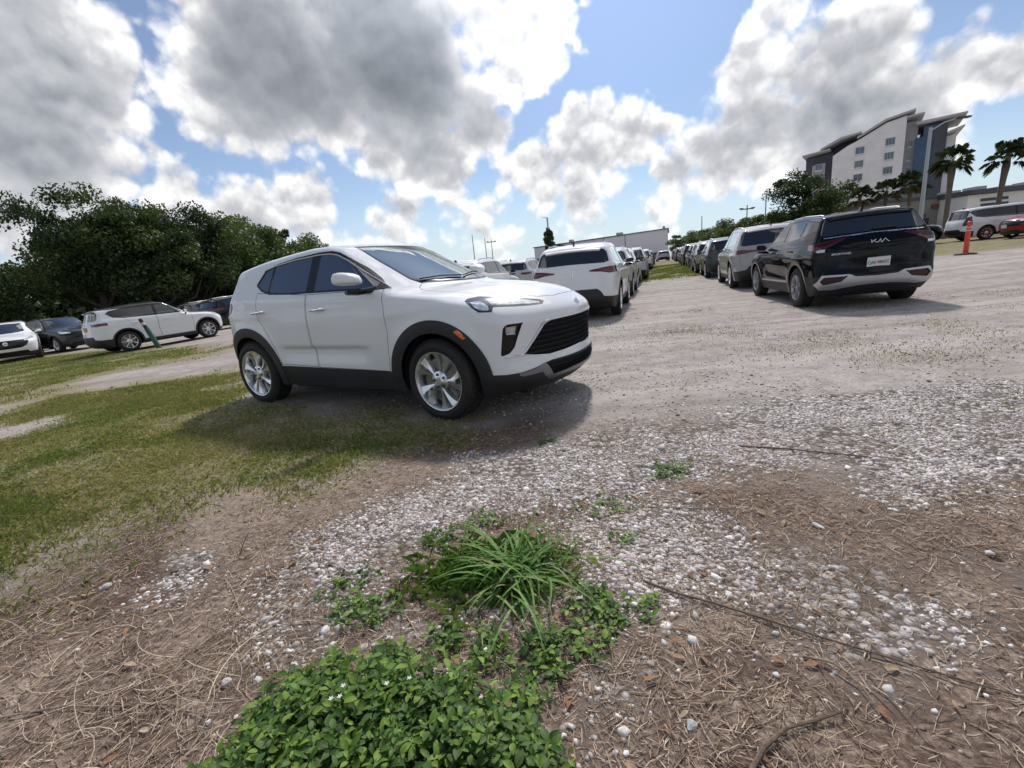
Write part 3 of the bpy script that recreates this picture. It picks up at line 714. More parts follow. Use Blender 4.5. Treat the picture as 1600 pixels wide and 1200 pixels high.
    b = MB(); b.tube([newt(s.f, (-1.35, 0, 1.6), 0), newt(s.f, (-1.42, 0, 1.6), .05), newt(s.f, (-1.50, 0, 1.6), .055)], [.03, .022, .01], 8); b.obj('roof_antenna', GLOSSBLK, root)
    return root
def newt(f, p, off=0.):
    P = newton(f, np.array([p], float), 12); N = grad(f, P); N /= np.linalg.norm(N); return Vector((P+N*off)[0])
def build_shell2(S, res, masks, ex):
    # masks made of absolute values (thin bands) are only used to name faces; their edges come from the extra cuts
    thin = ('slat', 'seam'); f = car_field(S); x0, x1 = S['xr']
    V, Q = surface_net(f, (x0-.1, -1.1, S['bot']-.08), (x1+.1, S.get('ymax', 1.05), S['zmax']), res)
    V = relax(f, V, Q)
    d1 = ((V[Q[:, 0]]-V[Q[:, 2]])**2).sum(1); d2 = ((V[Q[:, 1]]-V[Q[:, 3]])**2).sum(1)
    T = np.where((d1 < d2)[:, None, None], Q[:, [[0, 1, 2], [0, 2, 3]]], Q[:, [[0, 1, 3], [1, 2, 3]]]).reshape(-1, 3)
    for g in list(ex)+[g for n, g in masks if n not in thin]: V, T = cut(V, T, g(V))
    V = newton(f, V, 1); N = grad(f, V); N /= np.linalg.norm(N, axis=1)[:, None]+1e-9
    C = V[T].mean(1); lab = np.zeros(len(T), int)
    for i in range(len(masks), 0, -1): lab[masks[i-1][1](C) < 0] = i
    fn_ = np.cross(V[T[:, 1]]-V[T[:, 0]], V[T[:, 2]]-V[T[:, 0]]); fn_ /= np.linalg.norm(fn_, axis=1)[:, None]+1e-12
    lab[(fn_[:, 2] < -.8) & (C[:, 2] < S['bot']+.03)] = 1      # open underneath; the underbody part closes it
    s = Shell(); s.V, s.T, s.N, s.lab, s.names, s.f, s.C = V, T, N, lab, ['body']+[n for n, _ in masks], f, C
    return s
BLACK = (.004, .0045, .006, 1)
KIA['kr4'] = .09; KIA['plan'][0] = (-2.4, .84); KIA['plan'][1] = (-2.1, .893)
def build_kia(res=.03):
    S = KIA; root = empty('black_suv', cat='car')
    dlo = m_side([(.56, 1.150), (.44, 1.28), (.297, 1.41), (.10, 1.505), (-.12, 1.545), (-.5, 1.556), (-1.2, 1.545), (-1.70, 1.505), (-1.84, 1.48), (-1.90, 1.375), (-1.45, 1.30), (-1.0, 1.232), (-.45, 1.190), (.1, 1.165)])
    din = m_grow(dlo, -.018)
    gf = m_and(din, m_side([(-.29, 1.0), (.48, 1.0), (.48, 1.6), (-.20, 1.6)])); gr_ = m_and(din, m_side([(-1.10, 1.0), (-.37, 1.0), (-.29, 1.6), (-1.16, 1.6)])); gq = m_and(din, m_side([(-1.66, 1.0), (-1.15, 1.0), (-1.20, 1.6), (-1.66, 1.6)]))
    ws = m_top([(1.09, -.1), (1.05, .2), (.95, .42), (.80, .60), (.5, .58), (.15, .54), (.20, .3), (.22, -.1)], 1.06)
    rwin = m_end([(-.1, 1.265), (.5, 1.262), (.69, 1.245), (.755, 1.275), (.70, 1.44), (.655, 1.52), (.55, 1.55), (-.1, 1.56)], -1.5)
    line = m_end([(-.1, 1.245), (.72, 1.222), (.72, 1.207), (-.1, 1.232)], -1.6)
    lamp = m_end([(.40, 1.190), (.55, 1.185), (.78, 1.155), (.90, 1.12), (1.0, 1.10), (1.0, 1.03), (.87, 1.03), (.855, .985), (.725, .980), (.72, 1.03), (.70, 1.058), (.60, 1.10), (.48, 1.155)], -1.85)
    lamp_in = m_end([(.47, 1.178), (.60, 1.170), (.78, 1.138), (.86, 1.115), (.84, 1.085), (.73, 1.085), (.62, 1.125)], -1.85)
    lamp_w = m_end([(.735, 1.03), (.845, 1.03), (.84, .992), (.735, .990)], -1.85)
    refl = m_end([(.80, .505), (.745, .570), (.415, .566), (.50, .482), (.70, .448), (.75, .442)], -1.85)
    silver = m_end([(.862, .455), (.775, .602), (.385, .594), (.30, .548), (-.1, .532), (-.1, .415), (.23, .405), (.50, .372), (.60, .352), (.79, .362)], -1.75)
    low = m_end([(1., .58), (.85, .58), (-.1, .56), (-.1, 0), (1., 0)], -1.65)
    arch_c = m_or(m_disc(1.3775, RK+.01, .415), m_disc(-1.3775, RK+.01, .415)); clr = m_or(m_disc(1.3775, RK, .495), m_disc(-1.3775, RK, .495))
    sill = m_side([(-1.0, .42), (1.0, .40), (1.05, 0), (-1.1, 0)]); silln = m_side([(-.86, .475), (-.86, .435), (.85, .415), (.85, .45)])
    frontlow = m_end([(1, .45), (-.1, .42), (-.1, 0), (1, 0)], 1.5); grille = m_end([(-.1, .95), (.6, .93), (.75, .80), (.6, .58), (-.1, .56)], 1.7)
    head = m_obl([(.75, .98), (1.1, .95), (1.2, .78), (1.0, .74), (.85, .85)], math.pi/4, 1.4)
    fd = m_side([(-.36, 1.19), (-.37, .8), (-.33, .44), (.84, .42), (.88, .7), (.86, 1.0), (.80, 1.14)]); rd = m_side([(-1.22, 1.25), (-1.20, 1.05), (-1.02, .85), (-.90, .65), (-.86, .45), (-.345, .44), (-.385, .8), (-.375, 1.19)])
    gate = m_end([(-.1, 1.30), (.735, 1.28), (.70, 1.10), (.715, .90), (.66, .66), (.60, .635), (-.1, .635)], -1.6)
    hs = .003
    masks = [('hole', arch_c), ('front_glass', gf), ('rear_glass', gr_), ('quarter_glass', gq), ('dlo', dlo), ('windshield', ws), ('rwin', rwin), ('line', line), ('lampin', lamp_in), ('lampw', lamp_w), ('lamp', lamp), ('refl', refl), ('silver', silver), ('arch', clr), ('silln', silln), ('sill', sill), ('clad', m_or(low, frontlow)), ('grille', grille), ('head', head),
             ('seam', m_or(m_band(fd, hs), m_band(rd, hs), m_band(gate, hs))), ('front_door', fd), ('rear_door', rd), ('gate', gate)]
    ex = []
    for g in (fd, rd, gate): ex += [m_grow(g, hs), m_grow(g, -hs)]
    s = build_shell2(S, res, masks, ex)
    part(s, root, 'body', 'body', PAINT_BLACK, color=BLACK); part(s, root, 'panel_gaps', 'seam', SEAM, 0, -.006)
    tg = part(s, root, 'tailgate', 'gate', PAINT_BLACK, color=BLACK)
    part(s, tg, 'rear_window', 'rwin', GLASS_D, 0, -.003); part(s, tg, 'chrome_strip', 'line', CHROME, 0, .004)
    for sd in (-1, 1):
        f_ = part(s, root, 'front_door', 'front_door', PAINT_BLACK, sd, color=BLACK); r_ = part(s, root, 'rear_door', 'rear_door', PAINT_BLACK, sd, color=BLACK)
        part(s, f_, 'window', 'front_glass', GLASS_C, sd, -.004); part(s, r_, 'window', 'rear_glass', GLASS_C, sd, -.004); part(s, root, 'quarter_window', 'quarter_glass', GLASS_C, sd, -.004)
        tl = part(s, root, 'tail_light', 'lamp', REDLAMP, sd, .006); part(s, tl, 'lamp_core', 'lampin', REDDARK, sd, .009); part(s, tl, 'reversing_lamp', 'lampw', LAMPW, sd, .009)
        part(s, root, 'bumper_reflector', 'refl', REDDARK, sd, -.006)
        [part(s, root, 'wheel_arch', 'arch', GLOSSBLK, sd, .008, xside=xs_) for xs_ in (-1, 1)]; part(s, root, 'sill_strip', 'silln', SATIN, sd, .008); part(s, root, 'sill_cladding', 'sill', CLAD, sd, .004); part(s, root, 'window_trim', 'dlo', GLOSSBLK, sd, .001)
        part(s, root, 'headlight', 'head', LAMPW, sd, .002)
        handle(f_, .12, sd*.922, 1.02, GLOSSBLK, .18, .006); handle(r_, -.95, sd*.918, 1.035, GLOSSBLK, .18, .01)
    for xs_ in (-1, 1): part(s, root, 'bumper_cladding', 'clad', CLAD, 0, .004, xside=xs_)
    part(s, root, 'windshield', 'windshield', GLASS_C, 0, -.002); part(s, root, 'skid_trim', 'silver', SATIN, 0, .014); part(s, root, 'grille', 'grille', GLOSSBLK, 0, -.02)
    part(s, root, 'interior', ['body', 'front_door', 'rear_door', 'gate', 'rwin', 'dlo', 'seam', 'clad', 'lamp', 'silver', 'arch', 'grille', 'head'], INTER, 0, -.035, flip=True)
    liners(root, S['wheels'], .90, RK, .425); under(root, -2.05, 2.1, .66, .21)
    add_wheels(root, 1.3775, -1.3775, .918, RK, .235, .232, 'star', rim=ALLOYK)
    mirror_pair(root, .66, 1.00, 1.13, PAINT_BLACK, BLACK)
    seats(root, (.1, -.85), .40, .60, .62)
    d = MB(); d.box(.65, 1.1, -.72, .72, .82, 1.06, c=.06); d.obj('dashboard', INTER, root)
    # spoiler lip, roof rails, antenna
    b = MB(); n = 13
    P = []; F = []
    for i in range(n):
        y = -.62+1.24*i/(n-1); p = newt(s.f, (-1.95, y, 1.57), 0)
        P += [p+Vector((.16, 0, .012)), p+Vector((-.045, 0, -.004)), p+Vector((-.045, 0, -.032)), p+Vector((.05, 0, -.05))]
    for i in range(n-1):
        for k in range(4): F.append((i*4+k, i*4+(k+1) % 4, i*4+4+(k+1) % 4, i*4+4+k))
    F += [(0, 1, 2, 3), tuple((n-1)*4+k for k in (3, 2, 1, 0))]
    b.add(P, F); sp_ = b.obj('spoiler', PAINT_BLACK, root, True, 35); sp_.color = BLACK
    for sd in (-1, 1):
        b = MB(); pts = [newt(s.f, (x, sd*.575, 1.64), o) for x, o in ((-1.62, 0), (-1.5, .008), (-.8, .010), (-.2, .008), (.0, 0))]
        b.tube(pts, [.012, .014, .014, .014, .012], 8); b.obj('roof_rail', SATIN, root, True)
    b = MB(); q = newt(s.f, (-1.55, 0, 1.65), 0); b.prism([(q.x+.09, q.z-.01), (q.x-.08, q.z-.02), (q.x-.09, q.z+.062), (q.x-.05, q.z+.06)], -.018, .018, 'xzy'); b.obj('roof_antenna', GLOSSBLK, root)
    b = MB(); q = newt(s.f, (-2.1, .0, 1.30), .012); b.box(q.x-.012, q.x+.012, -.34, .02, q.z-.010, q.z+.010); b.obj('wiper', CLAD, root)
    # plate with raised characters, badge letters
    q = newt(s.f, (-2.28, -.02, .752), .012); N = Vector(grad(s.f, np.array([q]))[0]).normalized(); tilt = math.asin(N.z)
    pl = empty_mesh_plate(root, q, tilt, PLATE_W, .33, .165, [('QAE', -.095, PLATE_G), ('B82C', .085, PLATE_G)], dot=PLATE_O)
    q = newt(s.f, (-2.21, -.048, 1.085), .004); N = Vector(grad(s.f, np.array([q]))[0]).normalized()
    kia_badge(tg, q, N)
    q = newt(s.f, (-2.2, .505, .938), .004); N = Vector(grad(s.f, np.array([q]))[0]).normalized()
    text_mesh('model_lettering', 'SPORTAGE', .042, WHITE_T, tg, q, rear_rot(N), .003, sx=1.35)
    return root
ALLOYK = mat('alloy_machined', (.36, .37, .39), .28, metal=.9)
def rear_rot(N):
    """text seen from behind the car: reading direction -y, up roughly z, facing N"""
    X = Vector((0, -1, 0)); X = (X-N*X.dot(N)).normalized(); Y = N.cross(X); return Matrix((X, Y, N)).transposed().to_euler()
def kia_badge(parent, q, N):
    E_ = rear_rot(N); b = MB(); M0 = Matrix.Translation(q) @ E_.to_matrix().to_4x4()
    def stroke(pts, w=.0085):
        for (a, c) in zip(pts[:-1], pts[1:]):
            d = Vector((c[0]-a[0], c[1]-a[1])); n_ = Vector((-d.y, d.x)).normalized()*w*.5; d = d.normalized()*w*.3
            b.prism([(a[0]-d.x+n_.x, a[1]-d.y+n_.y), (c[0]+d.x+n_.x, c[1]+d.y+n_.y), (c[0]+d.x-n_.x, c[1]+d.y-n_.y), (a[0]-d.x-n_.x, a[1]-d.y-n_.y)], 0, .006, 'xyz', M0)
    h = .028
    stroke([(-.125, -h), (-.125, h)]); stroke([(-.121, -.006), (-.058, h)]); stroke([(-.100, .004), (-.052, -h), (-.040, -h), (.006, h)]); stroke([(.006, h), (.006, -h)]); stroke([(.006, -h), (.020, -h), (.066, h), (.072, h), (.118, -h)])
    b.obj('maker_badge', WHITE_T, parent)
def empty_mesh_plate(root, q, tilt, m, w, h, txt, dot=None):
    b = MB(); b.box(-.004, .004, -w/2, w/2, -h/2, h/2, c=.0015)
    o = b.obj('licence_plate', m, root, loc=q, rot=(0, -tilt, 0))
    for t, y, tm in txt: text_mesh('plate_lettering', t, .075, tm, o, (-.006, -y, -.004), (math.pi/2, 0, -math.pi/2), .001, sx=.82)
    if dot:
        d = MB(); d.lathe([(.001, -.0065), (.020, -.0065), (.020, -.004)], 12, 'x'); d.obj('plate_emblem', dot, o)
    return o
# ------------------------------------------------------------------ other cars
def gspec(L, Wd, H, WB, fo, zh=1.0, zc=1.10, xc=1.05, xt=.15, slant=.45, zbelt=1.10, R=.36, tail_z=1.12, kr=.10, kr4=.12, kf=.35, tumble=.40, roof_drop=.12, nose=.80, ks=.10):
    xf = WB/2+fo; xr = xf-L; hw = Wd/2
    return dict(
        top=[(xr-.2, H-roof_drop-.16), (xr+.22, H-roof_drop), (xr+.55, H-.45*roof_drop), (xr+1.2, H-.012), (xt-.6, H), (xt-.22, H-.012), (xt+.02, H-.05), (xt+.2, H-.13), (xc, zc+.02), (xc+.1, zc), (xf-.5, zh+.03), (xf-.2, zh-.03), (xf, zh-.16)],
        front=[(.15, xf-.22), (.3, xf-.08), (.45, xf-.01), (.7, xf), (nose, xf-.005), (zh-.08, xf-.05), (zh+.02, xf-.15)],
        rear=[(.2, xr+.26), (.3, xr+.12), (.42, xr+.02), (.56, xr), (.72, xr+.02), (.9, xr+.035), (tail_z-.08, xr+.045), (tail_z, xr+.08), (tail_z+.4, xr+.08+.4*slant), (tail_z+.7, xr+.08+.6*slant)],
        plan=[(xr-.1, hw-.13), (xr+.25, hw-.05), (xr+.6, hw-.01), (-WB/2, hw), (0, hw), (WB/2, hw), (xf-.5, hw-.03), (xf-.2, hw-.08), (xf+.1, hw-.18)],
        section=[(.2, -.08), (.36, -.035), (.5, -.014), (.7, 0), (.9, .003), (1.0, -.004), (1.1, -.02), (1.2, -.04), (1.8, -.05)],
        belt=[(xr, zbelt+.05), (-WB/2, zbelt+.03), (0, zbelt), (xc, zbelt), (xf, zbelt+.3)],
        kf=kf, kf4=.2, kr=kr, kr4=kr4, ktf=.5, ktr=.2, crown=.05, tumble=tumble, wheels=((WB/2, R, R+.12), (-WB/2, R, R+.12)), bot=.22, xr=(xr-.05, xf+.05), zmax=H+.1, krr=.10, ymax=hw+.1, ks=ks,
        bump=lambda x, z: .012*np.exp(-((z-.96)/.06)**2)-.016*np.exp(-((z-.62)/.09)**2)*sstep((x+WB/2-.3)/.3)*sstep((WB/2-.45-x)/.3),
        dims=(L, Wd, H, WB, fo, xf, xr, hw, R, xc, xt, zbelt, zh, tail_z))
def build_car(name, S, res, color, tail='wing', front='grille', wheel='y', rim=None, roof=None, hi=False, clad=True, dlo=None, plate=None, wheels_mini=True, rails=True, badge=None, seams=True, bumper=None):
    L, Wd, H, WB, fo, xf, xr, hw, R, xc, xt, zb, zh, tz = S['dims']; root = empty(name, cat='car')
    cf = c_black = BLACK
    dp = dlo or [(xc-.40, zb+.045), (xt+.12, H-.20), (xt-.10, H-.125), (xt-.4, H-.105), (xr+1.0, H-.125), (xr+.62, H-.175), (xr+.50, H-.26), (xr+.66, zb+.14), (xr+.95, zb+.085), (0, zb+.06)]
    d = m_side(dp); di = m_grow(d, -.016)
    bx = -.30
    gf = m_and(di, m_side([(bx+.05, .9), (xc, .9), (xc, 2), (bx+.10, 2)])); gr_ = m_and(di, m_side([(xr, .9), (bx-.05, .9), (bx+.02, 2), (xr, 2)]))
    ws = m_top([(xc-.03, -.1), (xc-.07, .2), (xc-.18, .42), (xc-.34, .60), (xc-.6, .585), (xt-.0, .54), (xt+.06, .3), (xt+.08, -.1)], zb-.05)
    zt = H-S_roof(S, xr+.22)
    rw = m_end([(-.1, tz+.075), (hw-.26, tz+.060), (hw-.165, tz+.09), (hw-.21, zt-.13), (hw-.28, zt-.06), (-.1, zt-.055)], xr+.75)
    tl = {'wing': [(.36, tz-.075), (hw-.30, tz-.035), (hw-.13, tz-.02), (hw+.1, tz-.03), (hw+.1, tz-.14), (hw-.16, tz-.155), (hw-.30, tz-.12), (.40, tz-.10)],
          'bar': [(-.1, tz-.075), (.45, tz-.065), (hw-.2, tz-.035), (hw+.1, tz-.05), (hw+.1, tz-.15), (hw-.2, tz-.15), (.5, tz-.115), (-.1, tz-.11)],
          'slim': [(.50, tz-.045), (hw+.1, tz-.02), (hw+.1, tz-.12), (.62, tz-.125), (.52, tz-.10)],
          'tall': [(hw-.24, tz-.28), (hw-.20, tz+.02), (hw-.12, tz+.22), (hw+.1, tz+.1), (hw+.1, tz-.27)]}[tail]
    tm = m_end(tl, xr+.45)
    gp = {'grille': [(-.1, zh-.16), (.48, zh-.16), (.56, zh-.25), (.44, zh-.42), (-.1, zh-.44)], 'wide': [(-.1, zh-.10), (.62, zh-.12), (.66, zh-.20), (.58, zh-.34), (.42, zh-.42), (-.1, zh-.44)], 'mask': [(-.1, zh-.12), (.70, zh-.10), (.76, zh-.2), (.60, zh-.36), (-.1, zh-.38)]}[front]
    gm = m_end(gp, xf-.5); li = m_end([(-.1, .44), (.55, .44), (.62, .34), (-.1, .31)], xf-.6)
    hm = m_obl([((xf-.60-hw+.06)*.7071, zh-.015), ((xf-.22-.52)*.7071, zh-.11), ((xf-.19-.55)*.7071, zh-.17), ((xf-.52-hw+.10)*.7071, zh-.135)], math.pi/4, xf-.85)
    ach = m_or(m_disc(WB/2, R+.01, R+.055), m_disc(-WB/2, R+.01, R+.055)); ac = m_or(m_disc(WB/2, R, R+.115), m_disc(-WB/2, R, R+.115))
    bt = bumper or [(-.1, .66), (hw-.38, .66), (hw-.30, .56), (hw+.1, .50), (hw+.1, 0), (-.1, 0)]
    cl = m_or(m_side([(-WB/2, .37), (WB/2, .36), (WB/2, 0), (-WB/2, 0)]), m_end(bt, xr+.55), m_end([(-.1, .32), (hw, .38), (hw, 0), (-.1, 0)], xf-.65))
    rm_ = (lambda P: np.maximum(H-.13-P[:, 2]+.0*P[:, 0], P[:, 0]-xt-.1)) if roof else None
    masks = [('hole', ach), ('fglass', gf), ('rglass', gr_), ('dlo', d), ('windshield', ws), ('rwin', rw), ('tail', tm), ('head', hm), ('grille', gm), ('lint', li)]
    if clad: masks.append(('arch', ac))
    masks.append(('clad', cl))
    fd = m_side([(bx+.01, zb+.06), (bx-.01, .7), (bx+.02, .38), (WB/2-.52, .37), (WB/2-.48, .7), (WB/2-.46, zb+.03)]); rd = m_side([(xr+.98, zb+.09), (-WB/2+.25, .88), (-WB/2+.42, .65), (-WB/2+.46, .38), (bx+.008, .38), (bx-.022, .7), (bx-.002, zb+.06)])
    ex = []
    if seams:
        hs = .003; masks += [('seam', m_or(m_band(fd, hs), m_band(rd, hs))), ('front_door', fd), ('rear_door', rd)]
        for g in (fd, rd): ex += [m_grow(g, hs), m_grow(g, -hs)]
    if roof: masks.append(('roofp', rm_))
    s = build_shell2(S, res, masks, ex)
    bd = part(s, root, 'body', 'body', PAINT, color=color)
    if roof: part(s, root, 'roof_panel', 'roofp', PAINT, color=roof)
    if seams: part(s, root, 'panel_gaps', 'seam', SEAM, 0, -.005)
    for sd in (-1, 1):
        f_ = part(s, root, 'front_door', 'front_door', PAINT, sd, color=color) if seams else root
        r_ = part(s, root, 'rear_door', 'rear_door', PAINT, sd, color=color) if seams else root
        part(s, f_, 'window', 'fglass', GLASS_D, sd, -.004); part(s, r_, 'window', 'rglass', GLASS_D, sd, -.004)
        part(s, root, 'tail_light', 'tail', REDLAMP, sd, .006); part(s, root, 'headlight', 'head', LAMPW, sd, .003)
        part(s, root, 'window_trim', 'dlo', GLOSSBLK, sd, .001)
        if clad: [part(s, root, 'wheel_arch', 'arch', CLAD, sd, .008, xside=xs_) for xs_ in (-1, 1)]
        if seams: handle(f_, bx+.28, sd*(hw+.006), .99, PAINT, .17).color = color; handle(r_, -WB/2+.32, sd*(hw+.006), 1.0, PAINT, .17).color = color
    part(s, root, 'cladding', 'clad', CLAD, 0, .004)
    part(s, root, 'windshield', 'windshield', GLASS_D, 0, -.003); part(s, root, 'rear_window', 'rwin', GLASS_D, 0, -.003)
    part(s, root, 'grille', 'grille', GLOSSBLK, 0, -.02); part(s, root, 'lower_intake', 'lint', GLOSSBLK, 0, -.02)
    liners(root, S['wheels'], hw-.02, R, R+.06); under(root, xr+.3, xf-.3, hw-.28, .21)
    add_wheels(root, WB/2, -WB/2, hw+.004, R, .225, R*.66, wheel, rim=rim, hi=hi, mini=wheels_mini)
    mirror_pair(root, xc-.42, hw+.095, zb+.06, PAINT, color, .20, .14, .11)
    if rails:
        for sd in (-1, 1):
            b = MB(); b.tube([newt(s.f, (x, sd*(hw-.31), H), o) for x, o in ((xr+.75, 0), (xr+.9, .03), (xr+1.6, .035), (xt-.5, .03), (xt-.3, 0))], .013, 6); b.obj('roof_rail', SATIN if rails is True else rails, root, True)
    b = MB(); q = newt(s.f, (xr+.55, 0, H), 0); b.prism([(q.x+.09, q.z-.01), (q.x-.08, q.z-.02), (q.x-.09, q.z+.06), (q.x-.05, q.z+.058)], -.017, .017, 'xzy'); b.obj('roof_antenna', GLOSSBLK, root)
    b = MB(); P = []; F = []; n = 11; yw = hw-.33
    for i in range(n):
        y = -yw+2*yw*i/(n-1); p = newt(s.f, (xr+.35, y, zt), 0); p2 = newt(s.f, (xr+.20, y, zt-.02), 0)
        P += [p+Vector((.10, 0, .012)), p2+Vector((-.05, 0, .012)), p2+Vector((-.05, 0, -.016)), p2+Vector((.05, 0, -.05))]
    for i in range(n-1):
        for k in range(4): F.append((i*4+k, i*4+(k+1) % 4, i*4+4+(k+1) % 4, i*4+4+k))
    F += [(0, 1, 2, 3), tuple((n-1)*4+k for k in (3, 2, 1, 0))]; b.add(P, F); o = b.obj('spoiler', PAINT, root, True, 35); o.color = roof or color
    if plate:
        q = newt(s.f, (xr, 0, plate[1]), .012); N = Vector(grad(s.f, np.array([q]))[0]).normalized(); empty_mesh_plate(root, q, math.asin(N.z), plate[0], .31, .155, [])
    if badge:
        q = newt(s.f, (xr, 0, badge), .004); b = MB(); b.lathe([(.018, -.004), (.026, -.006), (.034, -.004), (.035, 0)], 18, 'x'); o = b.obj('tailgate_emblem', CHROME, root, True, loc=q)
    root['paint'] = 1
    return root, s
def S_roof(S, x):
    t = tab(S['top'], .05); return S['dims'][2]-float(ev(t, x))
def recolor(root, color, old=None):
    def rec(o):
        if o.type == 'MESH' and o.data.materials and o.data.materials[0] == PAINT: o.color = color
        for c in o.children: rec(c)
    rec(root); return root
def put(root, x, y, yaw, label, group=None, cat='car', dz=0., name=None):
    root.location = (x, y, float(zg(x, y))+dz)
    c, s = math.cos(yaw), math.sin(yaw)
    # sit on the slope
    zf, zr = float(zg(x+c*1.35, y+s*1.35)), float(zg(x-c*1.35, y-s*1.35)); zl, zq = float(zg(x-s*.8, y+c*.8)), float(zg(x+s*.8, y-c*.8))
    root.rotation_euler = (math.atan2(zl-zq, 1.6), -math.atan2(zf-zr, 2.7), yaw)
    tag(root, label, cat, group)
    if name: root.name = name
    return root
# ------------------------------------------------------------------ ground sheet
GRASS_Z = [[(-40, 26), (-22, 22), (-14.0, 18.5), (-10.6, 15.5), (-8.2, 13.6), (-6.4, 11.2), (-4.03, 6.6), (-2.64, 4.76), (-0.96, 4.0), (-0.52, 3.24), (-1.17, 3.13), (-1.75, 2.98), (-2.0, 2.72), (-2.18, 2.52), (-2.25, 2.2), (-2.35, 1.95), (-2.6, 1.2), (-14, .5), (-40, 2)],
           [(6.4, 23.6), (8.8, 22.8), (11.3, 25), (26, 70), (22, 72)], [(13, 18), (22, 15.5), (60, 30), (60, 70), (25, 40)], [(-70, 34), (-30, 40), (-8, 48), (4, 75), (-60, 110), (-140, 60)]]
SAND_Z = [[(-8.6, 9.0), (-8.4, 10.4), (-6.5, 10.9), (-4.9, 8.3), (-5.94, 8.0), (-7.0, 7.9)], [(-6.9, 5.9), (-5.7, 5.6), (-5.23, 5.24), (-5.5, 4.6), (-6.8, 4.8)], [(-8.97, 7.95), (-6.98, 6.53), (-7.17, 6.28), (-8.6, 6.9)]]
SOIL_Z = [[(-2.5, 1.5), (-2.31, 1.95), (-2.21, 2.19), (-2.15, 2.59), (-1.61, 2.21), (-1.21, 1.78), (-1.12, 1.47), (-0.85, 1.17), (-0.7, .6), (-3, .4)], [(0.18, 1.22), (0.39, 1.43), (0.73, 1.49), (0.86, 1.27), (0.91, 1.08), (1.19, 1.07), (1.3, 1.21), (1.71, 1.34), (2.5, .4), (-0.1, .4)], [(0.77, 2.15), (1.47, 2.18), (1.48, 1.76), (2.3, 1.61), (1.7, 1.16), (1.41, 1.38), (0.93, 1.53), (0.51, 1.73)], [(-0.93, 3.35), (0.26, 3.8), (0.47, 3.38), (-0.22, 2.8), (-1.05, 2.75)], [(-.7, 2.2), (.3, 2.3), (.3, 1.0), (-.7, 1.0)]]
STRAW_Z = [[(-2.15, 2.59), (-1.71, 2.9), (-0.73, 2.82), (-0.44, 2.48), (-0.88, 2.2), (-1.11, 1.81), (-1.37, 1.8)], [(0.66, 2.59), (1.35, 2.62), (1.49, 2.22), (0.76, 2.02), (0.49, 2.21)], [(0.37, 1.71), (0.81, 1.55), (0.78, 1.28), (0.33, 1.23)]]
GRAVEL_Z = [[(-1.1, 1.68), (-1.01, 1.99), (-0.78, 2.32), (-0.29, 2.62), (0.05, 2.38), (-0.19, 1.96), (-0.52, 1.76), (-0.56, 1.46), (-0.85, 1.47)], [(-0.39, 2.85), (0.41, 2.98), (1.39, 3.25), (2.39, 3.5), (3.9, 3.4), (4.2, 2.4), (2.27, 1.84), (1.77, 1.94), (1.68, 2.34), (1.08, 2.31), (0.41, 2.02), (-0.07, 2.05), (-0.28, 2.37)], [(0.11, 1.9), (0.52, 2.06), (0.85, 1.94), (0.93, 1.53), (0.39, 1.43), (0.14, 1.46)], [(0.78, 1.5), (1.15, 1.5), (1.28, 1.24), (1.21, 1.09), (0.95, 1.08), (0.8, 1.25)], [(0.17, 1.17), (0.28, 1.16), (0.23, 1.05), (0.17, 1.04)], [(-1.74, 2.0), (-1.56, 2.03), (-1.4, 1.81), (-1.56, 1.79)], [(-0.35, 1.53), (-0.08, 1.5), (-0.08, 1.28), (-0.26, 1.3)], [(-1.12, 1.52), (-0.98, 1.59), (-0.92, 1.41), (-1.04, 1.38)]]
def vnoise(x, y, seed=0):
    """smooth value noise on a lattice"""
    xi, yi = np.floor(x).astype(int), np.floor(y).astype(int); fx, fy = sstep(x-xi), sstep(y-yi)
    def h(a, b): v = np.sin(a*127.1+b*311.7+seed*74.7)*43758.5453; return v-np.floor(v)
    return (h(xi, yi)*(1-fx)+h(xi+1, yi)*fx)*(1-fy)+(h(xi, yi+1)*(1-fx)+h(xi+1, yi+1)*fx)*fy
def fbm(x, y, s=1., seed=0, o=4): return sum(vnoise(x*s*2**i+i*7.3, y*s*2**i-i*3.1, seed+i)/2**(i+1) for i in range(o))/(1-.5**o)
def zone(Q, polys, soft, wob=.18):
    q = Q+np.stack([fbm(Q[:, 0], Q[:, 1], 1.6, 3)-.5, fbm(Q[:, 0], Q[:, 1], 1.6, 9)-.5], 1)*wob*2
    d = np.min([poly_sdf(q, p) for p in polys], 0)
    return np.clip(.5-d/(2*soft), 0, 1)
def zones(Q):
    far = np.clip((np.linalg.norm(Q, axis=1)-3)/10, 0, 1)
    gr = np.maximum.reduce([zone(Q, GRASS_Z[:1], 1.0, .9), zone(Q, GRASS_Z[1:], .8, .6)]); gr = gr*(1-zone(Q, SAND_Z, .55, .5))
    nearm = np.clip((3.3-Q[:, 1]-.25*np.abs(Q[:, 0]-.5)+.6)/1.6, 0, 1)*(.50+.5*fbm(Q[:, 0], Q[:, 1], 1.3, 5))
    return gr, zone(Q, GRAVEL_Z, .24, .3), np.maximum(zone(Q, SOIL_Z, .35, .3), nearm*(1-gr**3)), np.maximum(zone(Q, STRAW_Z, .35, .3), nearm*.6*(1-gr))
def zlook(Q):
    """zones read back from the ground grid"""
    i = np.clip(np.searchsorted(gx, Q[:, 0]), 0, len(gx)-1); j = np.clip(np.searchsorted(gy, Q[:, 1]), 0, len(gy)-1); k = i*len(gy)+j
    return zgr[k], zgv[k], zso[k], zst[k]
def bumps(x, y):
    near = np.exp(-np.maximum(0, np.hypot(x, y)-4)/6)
    return ((fbm(x, y, 1.1, 21)-.5)*.05+(fbm(x, y, 5., 31)-.5)*.018)*near+(fbm(x, y, .25, 41)-.5)*.06*(1-near)*np.exp(-np.hypot(x, y)/60)
